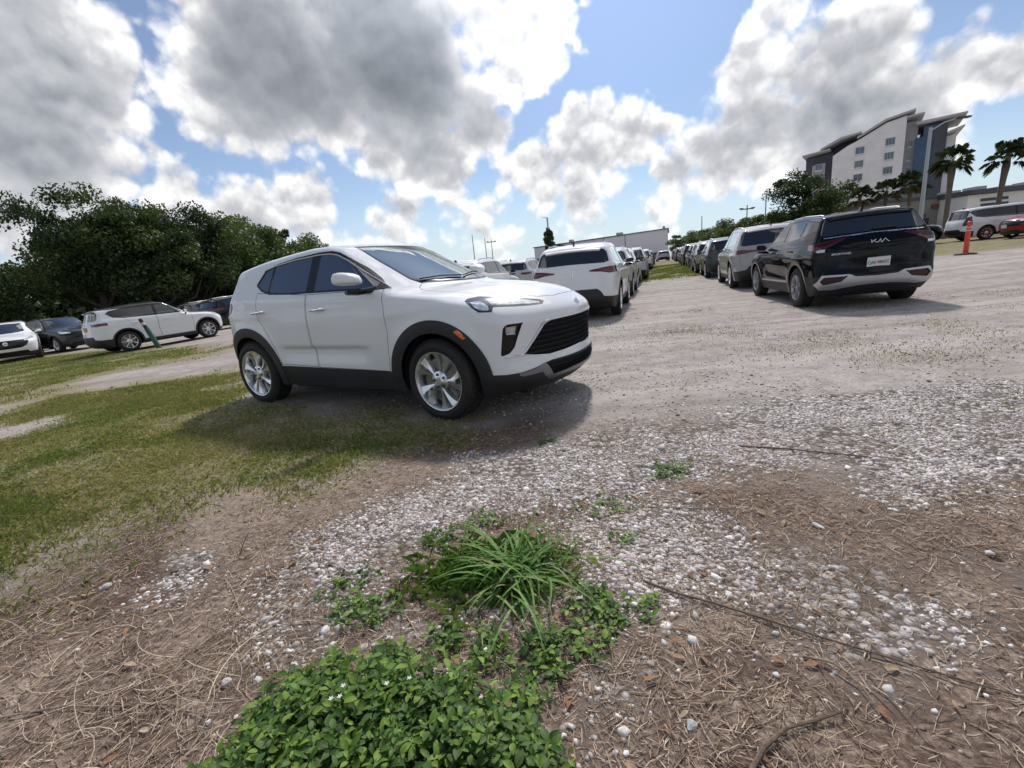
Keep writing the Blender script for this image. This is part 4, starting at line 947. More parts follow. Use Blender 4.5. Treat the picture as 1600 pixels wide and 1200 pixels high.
def gheight(x, y):
    x, y = np.asarray(x, float), np.asarray(y, float); return zg(x, y)+bumps(x, y)
def graded(a, fine, lo, hi, far):
    c = list(np.arange(lo, hi+1e-6, fine)); st = fine; v = hi
    while v < far: st *= 1.13; v += st; c.append(v)
    st = fine; v = lo
    while v > -far*(1 if a == 'x' else .03): st *= 1.13; v -= st; c.insert(0, v)
    return np.array(c)
gx, gy = graded('x', .055, -4.2, 4.6, 900), graded('y', .055, .3, 6.5, 1400)
GX, GY = np.meshgrid(gx, gy, indexing='ij'); Q = np.stack([GX.ravel(), GY.ravel()], 1)
GV = np.c_[Q, gheight(Q[:, 0], Q[:, 1])]
I = np.arange(len(gx)*len(gy)).reshape(len(gx), len(gy))
GF = np.stack([I[:-1, :-1], I[1:, :-1], I[1:, 1:], I[:-1, 1:]], -1).reshape(-1, 4)
gme = mesh_np('ground', GV, GF)
zgr, zgv, zso, zst = zones(Q)
ca = gme.color_attributes.new('zone', 'FLOAT_COLOR', 'POINT'); ca.data.foreach_set('color', np.stack([zgr, zgv, zso, zst], 1).astype(np.float32).ravel())
def ground_mat():
    m = bpy.data.materials.new('ground_dirt_grass_gravel'); m.use_nodes = True; nt = m.node_tree; n = NT(nt.nodes, nt.links); b = nt.nodes['Principled BSDF']
    P = n.new('ShaderNodeTexCoord').outputs['Object']; at = n.new('ShaderNodeVertexColor'); at.layer_name = 'zone'
    sp_ = n.new('ShaderNodeSeparateColor'); n.put(sp_.inputs[0], at.outputs[0]); G, V, S_ = sp_.outputs; ST = at.outputs['Alpha']
    big, _ = n.noise(P, .9, 5., .6); mid, _ = n.noise(P, 5., 5., .62); fine, _ = n.noise(P, 42., 5., .65); grain, _ = n.noise(P, 190., 3., .6)
    # sandy, stony lane
    sand = n.ramp(n.math('ADD', n.math('MULTIPLY', mid, .55), n.math('MULTIPLY', fine, .45)), [(.28, (.17, .14, .120)), (.44, (.335, .295, .27)), (.56, (.45, .41, .385)), (.74, (.57, .53, .505))])
    sand = n.mix(n.ss(big, .44, .66, 0., .55), sand, (.30, .26, .225, 1)); sand = n.mix(1., sand, n.ramp(grain, [(.25, (.55, .55, .55)), (.5, (1, 1, 1)), (.75, (1.25, 1.25, 1.25))]), 'MULTIPLY')
    mp = n.new('ShaderNodeMapping'); mp.inputs['Rotation'].default_value = (0, 0, -1.24); mp.inputs['Scale'].default_value = (.10, 1.3, 1); n.put(mp.inputs[0], P)     # wheel tracks along the lane
    trk, _ = n.noise(mp.outputs[0], 1.6, 4., .55); sand = n.mix(n.ss(trk, .50, .64, 0., .50), sand, n.vmath('SCALE', sand, scale=.62)); sand = n.mix(n.ss(trk, .44, .36, 0., .35), sand, (.56, .51, .475, 1))
    vo = n.voro(P, 26., 'F1'); peb = n.ss(vo[0], .30, .18); pebm = n.math('MULTIPLY', peb, n.ss(mid, .48, .60))
    sand = n.mix(n.math('MULTIPLY', pebm, .6), sand, n.ramp(n.math('FRACT', n.math('MULTIPLY', vo[0], 7.1)), [(0, (.20, .18, .165)), (1, (.58, .56, .54))]))
    # gravel bed
    sep2 = n.new('ShaderNodeSeparateColor'); n.put(sep2.inputs[0], vo[1])
    gcol = n.ramp(sep2.outputs[0], [(0, (.26, .235, .215)), (.5, (.46, .43, .41)), (1, (.66, .63, .61))]); gcol = n.mix(n.ss(vo[0], .42, .62), gcol, (.13, .105, .085, 1))
    # soil and mulch
    soil = n.ramp(n.math('ADD', n.math('MULTIPLY', mid, .4), n.math('MULTIPLY', fine, .6)), [(.30, (.048, .032, .025)), (.5, (.118, .081, .062)), (.62, (.21, .155, .122)), (.78, (.34, .27, .22))])
    straw = n.ramp(n.math('ADD', n.math('MULTIPLY', mid, .35), n.math('MULTIPLY', fine, .65)), [(.30, (.11, .08, .062)), (.48, (.27, .205, .16)), (.62, (.42, .34, .27)), (.78, (.53, .45, .38))])
    # turf under the blades
    tfine, _ = n.noise(P, 75., 4., .7)
    tmix = n.math('ADD', n.math('MULTIPLY', big, .18), n.math('ADD', n.math('MULTIPLY', mid, .32), n.math('MULTIPLY', tfine, .50)))
    turf = n.ramp(tmix, [(.34, (.070, .076, .030)), (.44, (.150, .145, .062)), (.51, (.235, .205, .115)), (.60, (.33, .275, .19)), (.72, (.44, .375, .295))])
    def edge(mask, amp=.9, w=.10, nz=None): return n.ss(n.math('ADD', mask, n.math('MULTIPLY', n.math('SUBTRACT', nz or n.math('ADD', n.math('MULTIPLY', mid, .6), n.math('MULTIPLY', fine, .4)), .5), amp)), .5-w, .5+w)
    eg, ev_, es, et = edge(G, 2.6, .40), edge(V, 1.9, .22), edge(S_, 1.7, .30), edge(ST, 1.6, .30)
    c = n.mix(eg, sand, turf); c = n.mix(es, c, soil); c = n.mix(n.math('MULTIPLY', et, .85), c, straw); c = n.mix(n.math('MULTIPLY', ev_, .9), c, gcol)
    n.put(b.inputs['Base Color'], c); b.inputs['Roughness'].default_value = .95; b.inputs['Specular IOR Level'].default_value = .15
    hgt = n.math('ADD', n.math('MULTIPLY', fine, .5), n.math('ADD', n.math('MULTIPLY', grain, .18), n.math('MULTIPLY', n.math('MULTIPLY', n.ss(vo[0], .6, .1), n.math('MAXIMUM', ev_, pebm)), .7)))
    bp = n.new('ShaderNodeBump'); bp.inputs['Strength'].default_value = .9; bp.inputs['Distance'].default_value = .022; n.put(bp.inputs['Height'], hgt); n.put(b.inputs['Normal'], bp.outputs[0])
    return m
ground = link('ground', gme, ground_mat()); tag(ground, 'dirt and gravel lot with thin grass and bare soil', kind='structure')
# ------------------------------------------------------------------ loose things on the ground
def attr_mat(name, rough=.8, spec=.2, trans=0., var=.25):
    """colour comes from a per-piece colour attribute"""
    m = bpy.data.materials.new(name); m.use_nodes = True; nt = m.node_tree; n = NT(nt.nodes, nt.links); b = nt.nodes['Principled BSDF']
    at = n.new('ShaderNodeVertexColor'); at.layer_name = 'tint'; c = at.outputs[0]
    P = n.new('ShaderNodeTexCoord').outputs['Object']; f, _ = n.noise(P, 90., 3., .6); c = n.mix(1., c, n.vmath('SCALE', (1, 1, 1), scale=n.ss(f, .3, .7, 1-var, 1+var)), 'MULTIPLY')
    n.put(b.inputs['Base Color'], c); b.inputs['Roughness'].default_value = rough; b.inputs['Specular IOR Level'].default_value = spec
    if trans:
        tr = n.new('ShaderNodeBsdfTranslucent'); n.put(tr.inputs[0], n.mix(1., c, (1.1, 1.25, .5, 1), 'MULTIPLY')); mx = n.new('ShaderNodeMixShader'); mx.inputs[0].default_value = trans
        nt.links.new(b.outputs[0], mx.inputs[1]); nt.links.new(tr.outputs[0], mx.inputs[2]); nt.links.new(mx.outputs[0], nt.nodes['Material Output'].inputs[0])
    MATS[name] = m; return m
STONE_M, STRAW_M = attr_mat('limestone', .85, .25), attr_mat('dry_straw', .9, .1); BLADE_M = attr_mat('grass_blade', .6, .3, .35); LEAF_M = attr_mat('weed_leaf', .55, .3, .30, .22); DLEAF_M = attr_mat('dead_leaf', .8, .2, .1)
def tint(me, C):
    a = me.color_attributes.new('tint', 'FLOAT_COLOR', 'POINT'); a.data.foreach_set('color', np.c_[C, np.ones(len(C))].astype(np.float32).ravel())
def rand_rot(n, up=None):
    q = RNG.normal(size=(n, 4)); q /= np.linalg.norm(q, axis=1)[:, None]; w_, x, y, z = q.T
    return np.stack([np.stack([1-2*(y*y+z*z), 2*(x*y-z*w_), 2*(x*z+y*w_)], -1), np.stack([2*(x*y+z*w_), 1-2*(x*x+z*z), 2*(y*z-x*w_)], -1), np.stack([2*(x*z-y*w_), 2*(y*z+x*w_), 1-2*(x*x+y*y)], -1)], 1)
def sample(n, x0, x1, y0, y1, pf):
    out = []
    tot = 0
    while tot < n:
        Q = np.stack([RNG.uniform(x0, x1, n*2), RNG.uniform(y0, y1, n*2)], 1); Q = Q[RNG.random(len(Q)) < pf(Q)]; out.append(Q); tot += len(Q)
        if len(out) > 40: break
    return np.concatenate(out)[:n]
def seen(Q, margin=.12):
    """inside the view (generously), so that nothing is built far outside the frame"""
    X = Q[:, 0]*CRT[0]+Q[:, 1]*CRT[1]-CAM_H*CRT[2]; Z = Q[:, 1]*CFW[1]-CAM_H*CFW[2]; Y = Q[:, 0]*CUP[0]+Q[:, 1]*CUP[1]-CAM_H*CUP[2]
    return (Z > .3) & (np.abs(X) < Z*(800/F_PX+margin)) & (Y > -Z*(600/F_PX+margin))
ico = bmesh.new(); bmesh.ops.create_icosphere(ico, subdivisions=1, radius=1); ICO_V = np.array([v.co[:] for v in ico.verts]); ICO_F = np.array([[v.index for v in f.verts] for f in ico.faces]); ico.free()
def stones(Q, size, name, label, pal):
    n = len(Q); sc = size[:, None]*np.stack([RNG.uniform(.75, 1.35, n), RNG.uniform(.7, 1.1, n), RNG.uniform(.5, .85, n)], 1)*.5
    J = 1+RNG.normal(0, .19, (n, len(ICO_V), 1)); V = ICO_V[None]*J*sc[:, None, :]; R = rand_rot(n)
    # turn about the vertical plus a little tilt
    a = RNG.uniform(0, 6.28, n); t = RNG.normal(0, .3, n); ca_, sa_, ct, st = np.cos(a), np.sin(a), np.cos(t), np.sin(t)
    Rz = np.zeros((n, 3, 3)); Rz[:, 0, 0] = ca_; Rz[:, 0, 1] = -sa_*ct; Rz[:, 0, 2] = sa_*st; Rz[:, 1, 0] = sa_; Rz[:, 1, 1] = ca_*ct; Rz[:, 1, 2] = -ca_*st; Rz[:, 2, 1] = st; Rz[:, 2, 2] = ct
    V = np.einsum('nij,nkj->nki', Rz, V); V += np.c_[Q, gheight(Q[:, 0], Q[:, 1])+sc[:, 2]*-.02][:, None, :]
    F = (ICO_F[None]+np.arange(n)[:, None, None]*len(ICO_V)).reshape(-1, 3); me = mesh_np(name, V.reshape(-1, 3), F, smooth=True)
    pal = np.array(pal); C = pal[RNG.integers(0, len(pal), n)]*RNG.uniform(.75, 1.2, (n, 1)); tint(me, np.repeat(C, len(ICO_V), 0))
    return tag(link(name, me, STONE_M), label, 'gravel', kind='stuff')
PALE = [(.57, .525, .495), (.66, .62, .595), (.48, .43, .40), (.60, .555, .525), (.35, .30, .265), (.71, .675, .65), (.42, .365, .33)]
def p_gravel(Q): g = zlook(Q)[1]; return np.clip((g-.22)*1.7, 0, 1)*np.clip(fbm(Q[:, 0], Q[:, 1], 2.6, 55)*4-1.35, .03, 1)*seen(Q)
Qa = sample(36000, -2, 4.4, .6, 3.6, p_gravel); da = np.linalg.norm(Qa, axis=1)
stones(Qa, RNG.lognormal(-4.30, .40, len(Qa)), 'gravel', 'pale limestone gravel lying in patches on the near ground', PALE)
def p_loose(Q): g = zlook(Q); return np.clip(1-g[0]*1.6, 0, 1)*np.clip(fbm(Q[:, 0], Q[:, 1], 1.7, 77)*3.2-1.2, 0, 1)*seen(Q)
Qb = np.concatenate([sample(3400, -2.4, 5, .6, 5, p_loose), sample(4500, -1.5, 8, 3.2, 9, p_loose)])
stones(Qb, RNG.lognormal(-4.2, .36, len(Qb)), 'loose_pebbles', 'scattered loose pebbles over the dirt', PALE+[(.22, .19, .165), (.16, .14, .12)])
def ribbons(Q, length, width, curl, name, label, cat, m, pal, lift=.004, nseg=3, elev=.12, head=None):
    n = len(Q); a = RNG.uniform(0, 6.28, n) if head is None else head; k = RNG.normal(0, curl, n); e = np.abs(RNG.normal(0, elev, n)); V = np.zeros((n, nseg+1, 2, 3)); x, y = Q[:, 0].copy(), Q[:, 1].copy(); z = np.zeros(n)+lift*RNG.random(n)*2
    zc_ = gheight(x, y)
    for i in range(nseg+1):
        h = a+k*(i/nseg-.5); w_ = width*(1 if i < nseg else .4)*.5; px, py = -np.sin(h)*w_, np.cos(h)*w_
        V[:, i, 0] = np.stack([x+px, y+py, zc_+z], 1); V[:, i, 1] = np.stack([x-px, y-py, zc_+z+width*.3], 1)
        x = x+np.cos(h)*length/nseg; y = y+np.sin(h)*length/nseg; z = z+length/nseg*np.sin(e)*(1-1.7*i/nseg)
    z_ok = np.maximum(V[..., 2], gheight(V[..., 0].ravel(), V[..., 1].ravel()).reshape(V.shape[:-1])+.002); V[..., 2] = z_ok
    b = np.arange(n)[:, None]*(nseg+1)*2+np.arange(nseg)[None]*2; F = np.stack([b, b+1, b+3, b+2], -1).reshape(-1, 4)
    me = mesh_np(name, V.reshape(-1, 3), F, smooth=False); pal = np.array(pal); C = pal[RNG.integers(0, len(pal), n)]*RNG.uniform(.7, 1.25, (n, 1)); tint(me, np.repeat(C, (nseg+1)*2, 0))
    return tag(link(name, me, m), label, cat, kind='stuff')
def p_straw(Q): g = zlook(Q); return np.clip(.12+g[2]*.9+g[3]*1.0-g[0]*.8-g[1]*.25, 0, 1)*np.clip(fbm(Q[:, 0], Q[:, 1], 2.3, 91)*2.6-.6, .04, 1)*seen(Q)
Qs = sample(42000, -3, 3.6, .55, 3.4, p_straw)
STRAW_C = [(.42, .32, .235), (.54, .45, .35), (.32, .235, .17), (.21, .15, .105), (.37, .285, .215), (.14, .10, .075), (.28, .20, .15)]
ribbons(Qs, RNG.lognormal(-3.45, .60, len(Qs)), RNG.uniform(.0010, .0030, len(Qs)), .45, 'dry_straw', 'dry straw and cut grass stalks littering the bare soil', 'straw', STRAW_M, STRAW_C, nseg=2, elev=.05)
Qc = sample(130, -2.6, -.9, .7, 1.8, p_straw)
ribbons(Qc, RNG.uniform(.15, .40, len(Qc)), RNG.uniform(.0012, .0024, len(Qc)), 1.7, 'dry_runners', 'tangled pale dry grass runners on the soil at lower left', 'straw', STRAW_M, STRAW_C[:3]+[(.55, .47, .34)], nseg=8, elev=.2)
# short turf
def p_grass(Q):
    g = zlook(Q)[0]; return np.clip((g-.30)*1.1, 0, 1)**1.5*np.clip(fbm(Q[:, 0], Q[:, 1], .9, 61)*3.4-1.1, .05, 1)*np.clip(fbm(Q[:, 0], Q[:, 1], 4, 67)*2.6-.7, .1, 1)*seen(Q)
def blades(Q, h, w_, name, label, pal, lean=.5, cat='grass'):
    n = len(Q); a = RNG.uniform(0, 6.28, n); ln = np.abs(RNG.normal(lean, .35, n)); z0 = gheight(Q[:, 0], Q[:, 1])-.004; d = RNG.uniform(0, 6.28, n)
    V = np.zeros((n, 4, 3)); px, py = np.cos(a)*w_*.5, np.sin(a)*w_*.5; dx, dy = np.cos(d)*h*ln, np.sin(d)*h*ln
    V[:, 0] = np.stack([Q[:, 0]-px, Q[:, 1]-py, z0], 1); V[:, 1] = np.stack([Q[:, 0]+px, Q[:, 1]+py, z0], 1)
    V[:, 2] = np.stack([Q[:, 0]+px*.8+dx*.35, Q[:, 1]+py*.8+dy*.35, z0+h*.6], 1); V[:, 3] = np.stack([Q[:, 0]+dx, Q[:, 1]+dy, z0+h*np.clip(1.05-ln*.4, .35, 1)], 1)
    b = np.arange(n)[:, None]*4; F = np.concatenate([b+np.array([[0, 1, 2]]), b+np.array([[0, 2, 3]])])
    me = mesh_np(name, V.reshape(-1, 3), F, smooth=False); pal = np.array(pal); C = pal[RNG.integers(0, len(pal), n)]
    patch = np.clip(fbm(Q[:, 0], Q[:, 1], .8, 15)*2.4-.7, 0, 1)[:, None]; C = (C*(1-.55*patch)+np.array((.34, .285, .16))*.55*patch)*RNG.uniform(.7, 1.3, (n, 1)); tint(me, np.repeat(C, 4, 0))
    return tag(link(name, me, BLADE_M), label, cat, kind='stuff')
GREENS = [(.125, .185, .046), (.16, .21, .058), (.10, .155, .040), (.22, .235, .090), (.33, .285, .165), (.21, .22, .085)]
Qg = sample(60000, -7.5, 0, 1.2, 7.5, p_grass); dg = np.linalg.norm(Qg, axis=1)
blades(Qg, RNG.uniform(.018, .050, len(Qg)), RNG.uniform(.003, .006, len(Qg))*(1+dg*.08), 'turf_grass', 'patchy short turf grass left of the white SUV', GREENS)
def p_dry(Q): return np.clip((zlook(Q)[0]-.20)*1.3, 0, 1)*np.clip(fbm(Q[:, 0], Q[:, 1], 2.2, 71)*2.6-.7, .15, 1)*seen(Q)
Qd = sample(90000, -7.5, 0, 1.2, 7.5, p_dry); dd_ = np.linalg.norm(Qd, axis=1)
blades(Qd, RNG.uniform(.010, .034, len(Qd)), RNG.uniform(.0016, .0034, len(Qd))*(1+dd_*.12), 'dry_turf', 'dry thin stubble among the turf left of the white SUV', [(.42, .36, .23), (.32, .29, .15), (.50, .43, .30), (.20, .22, .08), (.27, .26, .12)], .8)
Qh = sample(36000, -22, -2, 6.5, 22, p_grass); dh = np.linalg.norm(Qh, axis=1)
blades(Qh, RNG.uniform(.03, .075, len(Qh)), RNG.uniform(.010, .020, len(Qh)), 'rough_grass', 'rough grass strip beside the sandy lane at left', GREENS)
Qf = sample(16000, 5, 20, 21, 48, p_grass); blades(Qf, RNG.uniform(.05, .12, len(Qf)), RNG.uniform(.02, .04, len(Qf)), 'aisle_grass', 'green grass strip between the two far rows of cars', [(.11, .17, .04), (.13, .19, .05), (.15, .18, .06)])
def p_thin(Q): g = zlook(Q); return np.clip(fbm(Q[:, 0], Q[:, 1], .7, 101)*4-2.35, 0, 1)*(1-g[0])*seen(Q)
Qt = sample(9000, -1.2, 9, 2.6, 10, p_thin); blades(Qt, RNG.uniform(.012, .032, len(Qt)), RNG.uniform(.004, .009, len(Qt)), 'thin_lot_grass', 'thin dry grass sprouting through the gravel lot', [(.19, .17, .085), (.12, .13, .05), (.24, .20, .12)])
# ------------------------------------------------------------------ weeds, tuft, sticks and stones close to the camera
def leaf_mesh(name, ln, wd, fold, droop, col, nseg=4):
    P = []; F = []
    for i in range(nseg+1):
        t = i/nseg; hw_ = wd*.5*math.sin(math.pi*min(1, t*.92+.06))**.8*(1 if 0 < i < nseg else (.25 if i == 0 else .02)); z = -droop*ln*t*t
        P += [(ln*t, -hw_, z+fold*hw_), (ln*t, 0, z), (ln*t, hw_, z+fold*hw_)]
    for i in range(nseg):
        for k in (0, 1): F.append((i*3+k, i*3+3+k, i*3+4+k, i*3+1+k))
    me = mesh_np(name, np.array(P), np.array(F)); tint(me, np.repeat(np.array([col]), len(P), 0)); me.materials.append(LEAF_M); return me
LEAFC = [(.070, .150, .022), (.115, .215, .030), (.045, .105, .020), (.185, .285, .045), (.085, .150, .034)]
def frame(d, up):
    X = Vector(d).normalized(); Z = Vector(up); Z = (Z-X*Z.dot(X)).normalized(); Y = Z.cross(X); return Matrix((X, Y, Z)).transposed().to_4x4()
def sprigs(region, n, hlo, hhi, lf, seed):
    rnd = random.Random(seed); out = []; stems = []
    reg = np.array(region); lo, hi = reg.min(0), reg.max(0); k = 0
    while k < n:
        q = (rnd.uniform(lo[0], hi[0]), rnd.uniform(lo[1], hi[1])); sd = float(poly_sdf(np.array([q]), reg)[0])
        if sd > 0 or float(fbm(np.array([q[0]]), np.array([q[1]]), 7., 17)[0])*1.0+rnd.uniform(-.10, .10) < .40: continue
        k += 1
        edge = min(1, -sd/.16); h = rnd.uniform(hlo, hhi)*(.35+.65*edge); z = float(gheight(*[np.array([c]) for c in q])[0]); base = Vector((*q, z)); tipv = base+Vector((rnd.gauss(0, .03), rnd.gauss(0, .03), h)); stems.append((base, tipv))
        a0 = rnd.uniform(0, 6.28); nl = rnd.randint(4, 7)
        for j in range(nl):
            a = a0+j*1.57+rnd.gauss(0, .2); t = 1 if j < 4 else rnd.uniform(.35, .8); pit = rnd.uniform(-.1, .75) if j < 4 else rnd.uniform(-.4, .3)
            d = Vector((math.cos(a)*math.cos(pit), math.sin(a)*math.cos(pit), math.sin(pit))); sc = lf*rnd.uniform(.5, 1.5)*(.75 if t == 1 and j > 2 else 1)
            Mx = Matrix.Translation(base.lerp(tipv, t)+d*.006) @ frame(d, (rnd.gauss(0, .25), rnd.gauss(0, .25), 1)) @ Matrix.Scale(sc, 4); out.append((Mx, rnd.randrange(5), t*h))
    return out, stems
def merge_leaves(name, L, meshes, parent, kind=True):
    Vs, Fs, Cs = [], [], []; n = 0
    for Mx, k, _ in L:
        me = meshes[k]; V = np.array([v.co[:] for v in me.vertices]) if k not in merge_leaves.c else merge_leaves.c[k][0]
        if k not in merge_leaves.c: merge_leaves.c[k] = (V, np.array([list(p.vertices) for p in me.polygons]))
        V, F = merge_leaves.c[k]; A = np.array(Mx); Vs.append(V@A[:3, :3].T+A[:3, 3]); Fs.append(F+n); n += len(V); Cs.append(np.repeat(np.array([LEAFC[k]])*random.uniform(.7, 1.25), len(V), 0))
    me = mesh_np(name, np.concatenate(Vs), np.concatenate(Fs)); tint(me, np.concatenate(Cs)); o = link(name, me, LEAF_M, parent)
    if kind: o['kind'] = 'stuff'
    return o
merge_leaves.c = {}
LEAF_MESH = [leaf_mesh('leaf', 1., .42+.05*i, .30, .30, LEAFC[i]) for i in range(5)]
STEM_M = mat('weed_stem', (.10, .15, .05), .7); FLOWER_M = mat('white_petal', (.80, .80, .74), .6)
clump = [(-.95, .72), (-.90, .95), (-.80, 1.13), (-.64, 1.25), (-.40, 1.25), (-.20, 1.15), (-.06, 1.04), (0, .88), (.02, .70)]
wc = empty('weed_clump', (0, 0, 0), label='dense bright green broadleaf weed clump at the bottom centre of the ground', cat='weed')
L, stems = sprigs(clump, 1500, .02, .115, .0275, 5); L.sort(key=lambda t: -t[2]); vis = [l for l in L if seen(np.array([[l[0].translation.x, l[0].translation.y]]), 0)[0]]
top300 = vis[:260]; ids = set(map(id, top300))
for Mx, k, _ in top300: o = link('leaf', LEAF_MESH[k], None, wc); o.matrix_local = Mx
merge_leaves('foliage', [l for l in L if id(l) not in ids], LEAF_MESH, wc)
sb = MB()
for a, b in stems: sb.tube([a, a.lerp(b, .5)+Vector((.004, 0, 0)), b], [.0022, .0018, .0012], 4, False)
tag(sb.obj('stems', STEM_M, wc), kind='stuff')
rf = random.Random(3)
for k in range(5):
    fl = MB(); Mx, _, h = vis[rf.randrange(40, 240)]; c = Mx.translation+Vector((0, 0, .018))
    for j in range(5):
        a = j*1.2566; fl.add([c, c+Vector((math.cos(a-.4)*.005, math.sin(a-.4)*.005, .001)), c+Vector((math.cos(a)*.008, math.sin(a)*.008, .002)), c+Vector((math.cos(a+.4)*.005, math.sin(a+.4)*.005, .001))], [(0, 1, 2, 3)])
    fl.obj('flower', FLOWER_M, wc, fix=False)
for k, (x, y, r, n, h, lf, lab) in enumerate([(-.63, 1.47, .11, 34, .045, .026, 'small green weed on gravel just above the broadleaf clump'), (-.77, 1.65, .09, 20, .035, .022, 'dull green low weed left of the gravel patch'), (.842, 2.365, .10, 36, .04, .024, 'isolated dark green weed alone on the gravel right of centre'),
        (.36, 2.09, .16, 26, .03, .020, 'sparse weed sprigs in gravel below the lone dark weed'), (-.406, 1.93, .09, 26, .045, .022, 'yellow-green weed cushion left behind the grass tuft'), (-.211, 2.04, .08, 24, .05, .022, 'yellow-green weed cushion right behind the grass tuft'), (.27, 1.34, .13, 46, .05, .026, 'leafy weed at the right foot of the grass tuft'), (.02, 1.20, .15, 60, .06, .026, 'fine-leaved weed patch between the tuft and the broadleaf clump'), (.42, 1.78, .05, 12, .03, .02, 'tiny green weed seedling in pale gravel'), (.20, 3.05, .06, 12, .04, .022, 'small dark weed in front of the white SUV'), (-.25, 1.30, .12, 40, .06, .026, 'grey-green weed sprigs at the upper edge of the broadleaf clump')]):
    reg = [(x+r*math.cos(a)*(1+.3*math.sin(3*a+k)), y+r*math.sin(a)*.8) for a in np.linspace(0, 6.28, 12, endpoint=False)]
    w_ = empty('small_weed', (0, 0, 0), label=lab, cat='weed', group='small weeds on the near ground'); L, st = sprigs(reg, n, h*.4, h, lf, 20+k); merge_leaves('foliage', L, LEAF_MESH, w_, False)
    sb = MB()
    for a, b in st: sb.tube([a, b], [.0016, .001], 4, False)
    tag(sb.obj('stems', STEM_M, w_), kind='stuff')
# long-bladed grass tuft
def blade_mesh(name, ln, wd, arch, col, nseg=7):
    P = []; F = []; x = z = 0; th = 1.15
    for i in range(nseg+1):
        t = i/nseg; hw_ = wd*.5*(1-t**2.2)*(.6+.4*min(1, t*4))+.0003; P += [(x, -hw_, z+hw_*.4), (x, 0, z), (x, hw_, z+hw_*.4)]; x += math.cos(th)*ln/nseg; z += math.sin(th)*ln/nseg; th -= arch/nseg
    for i in range(nseg):
        for k in (0, 1): F.append((i*3+k, i*3+3+k, i*3+4+k, i*3+1+k))
    me = mesh_np(name, np.array(P), np.array(F)); tint(me, np.repeat(np.array([col]), len(P), 0)); me.materials.append(BLADE_M); return me
BL = [blade_mesh('blade', .34, .012, 1.6, (.15, .28, .065)), blade_mesh('blade', .30, .010, 2.0, (.11, .22, .05)), blade_mesh('blade', .38, .011, 1.35, (.22, .34, .11)), blade_mesh('blade', .26, .009, 1.3, (.09, .19, .042)), blade_mesh('blade', .30, .008, 1.8, (.34, .32, .18))]
tf = empty('grass_tuft', (0, 0, 0), label='long-bladed green grass tuft spreading over gravel in the foreground centre', cat='grass tuft')
rt_ = random.Random(8)
for k in range(280):
    cx, cy = (-.05+rt_.gauss(0, .06), 1.60+rt_.gauss(0, .045)) if k % 5 else (-.22+rt_.gauss(0, .08), 1.70+rt_.gauss(0, .06))
    a = rt_.uniform(0, 6.28); a = a if k % 3 else rt_.choice([2.7, 3.3, 5.2, .15])+rt_.gauss(0, .4)
    o = link('blade', BL[rt_.choice([0, 0, 1, 1, 2, 3, 3, 4])], None, tf); o.location = (cx, cy, float(gheight(np.array([cx]), np.array([cy]))[0])-.005); o.rotation_euler = (rt_.gauss(0, .3), rt_.gauss(.48, .34), a); sc = rt_.uniform(.65, 1.35)*(1 if k % 5 else .6); o.scale = (sc, 1, sc)
Qk = np.stack([RNG.normal(-.17, .15, 1000), RNG.normal(1.66, .09, 1000)], 1)
tb = blades(Qk, RNG.uniform(.03, .09, len(Qk)), RNG.uniform(.0025, .005, len(Qk)), 'undergrowth', None, [(.07, .15, .03), (.10, .19, .045), (.055, .115, .028)], .9, None); tb.parent = tf
# sticks
BARK = mat('dry_twig', (.16, .115, .08), .9, var=.35, vscale=40., bump=.5, bscale=200.); BARKP = mat('pale_twig', (.30, .235, .17), .9, var=.35, vscale=40., bump=.4, bscale=200.)
def stick(pts, r, m, label, side=()):
    b = MB(); P = []
    for i, (x, y, z) in enumerate(pts): P.append((x, y, float(gheight(np.array([x]), np.array([y]))[0])+z))
    n = len(P); b.tube(P, [r*(1-.6*i/(n-1))*(1+.12*math.sin(i*2.3)) for i in range(n)], 7)
    for (i, dx, dy, dz) in side: a = Vector(P[i]); b.tube([a, a+Vector((dx*.5, dy*.5, dz*.8)), a+Vector((dx, dy, dz))], [r*.5, r*.4, r*.2], 5)
    o = b.obj('stick', m, None, True); return tag(o, label, 'stick', 'sticks lying on the soil')
stick([(.42, 1.50, .006), (.52, 1.40, .012), (.62, 1.33, .016), (.72, 1.265, .012), (.86, 1.17, .010), (1.0, 1.075, .010), (1.12, .985, .012), (1.30, .87, .012)], .0046, BARK, 'long thin dark stem lying diagonally across the soil at lower right', [(4, .06, .07, .03), (2, -.03, .05, .01)])
stick([(.43, .77, .012), (.52, .845, .016), (.60, .885, .016), (.68, .90, .014), (.76, .915, .02), (.80, .96, .03)], .0065, BARK, 'curved brown stick at the bottom edge right of centre', [(3, .05, .09, .02)])
stick([(.78, 1.10, .008), (.84, 1.06, .02), (.865, 1.0, .02), (.86, .93, .012)], .004, BARKP, 'short kinked pale twig below the long diagonal stem')
stick([(.60, 2.02, .006), (.80, 1.97, .01), (1.0, 1.93, .008)], .004, BARKP, 'thin straight pale stalk on gravel near the tiny seedling')
stick([(1.35, 2.62, .008), (1.6, 2.50, .014), (1.85, 2.36, .01), (1.95, 2.30, .006)], .0055, BARK, 'dark broken branch on the gravel at right', [(1, .09, .05, .02), (2, .10, -.03, .03)])
stick([(-1.75, 1.15, .006), (-1.5, 1.18, .012), (-1.3, 1.16, .008), (-1.1, 1.20, .006)], .003, BARKP, 'slender dry stalk on dark soil at lower left')
stick([(-1.38, 1.95, .004), (-1.37, 1.99, .05), (-1.35, 2.02, .085)], .003, BARK, 'upright reddish dead stem left of the gravel patch', [(1, .03, 0, .03), (1, -.03, .01, .03)])
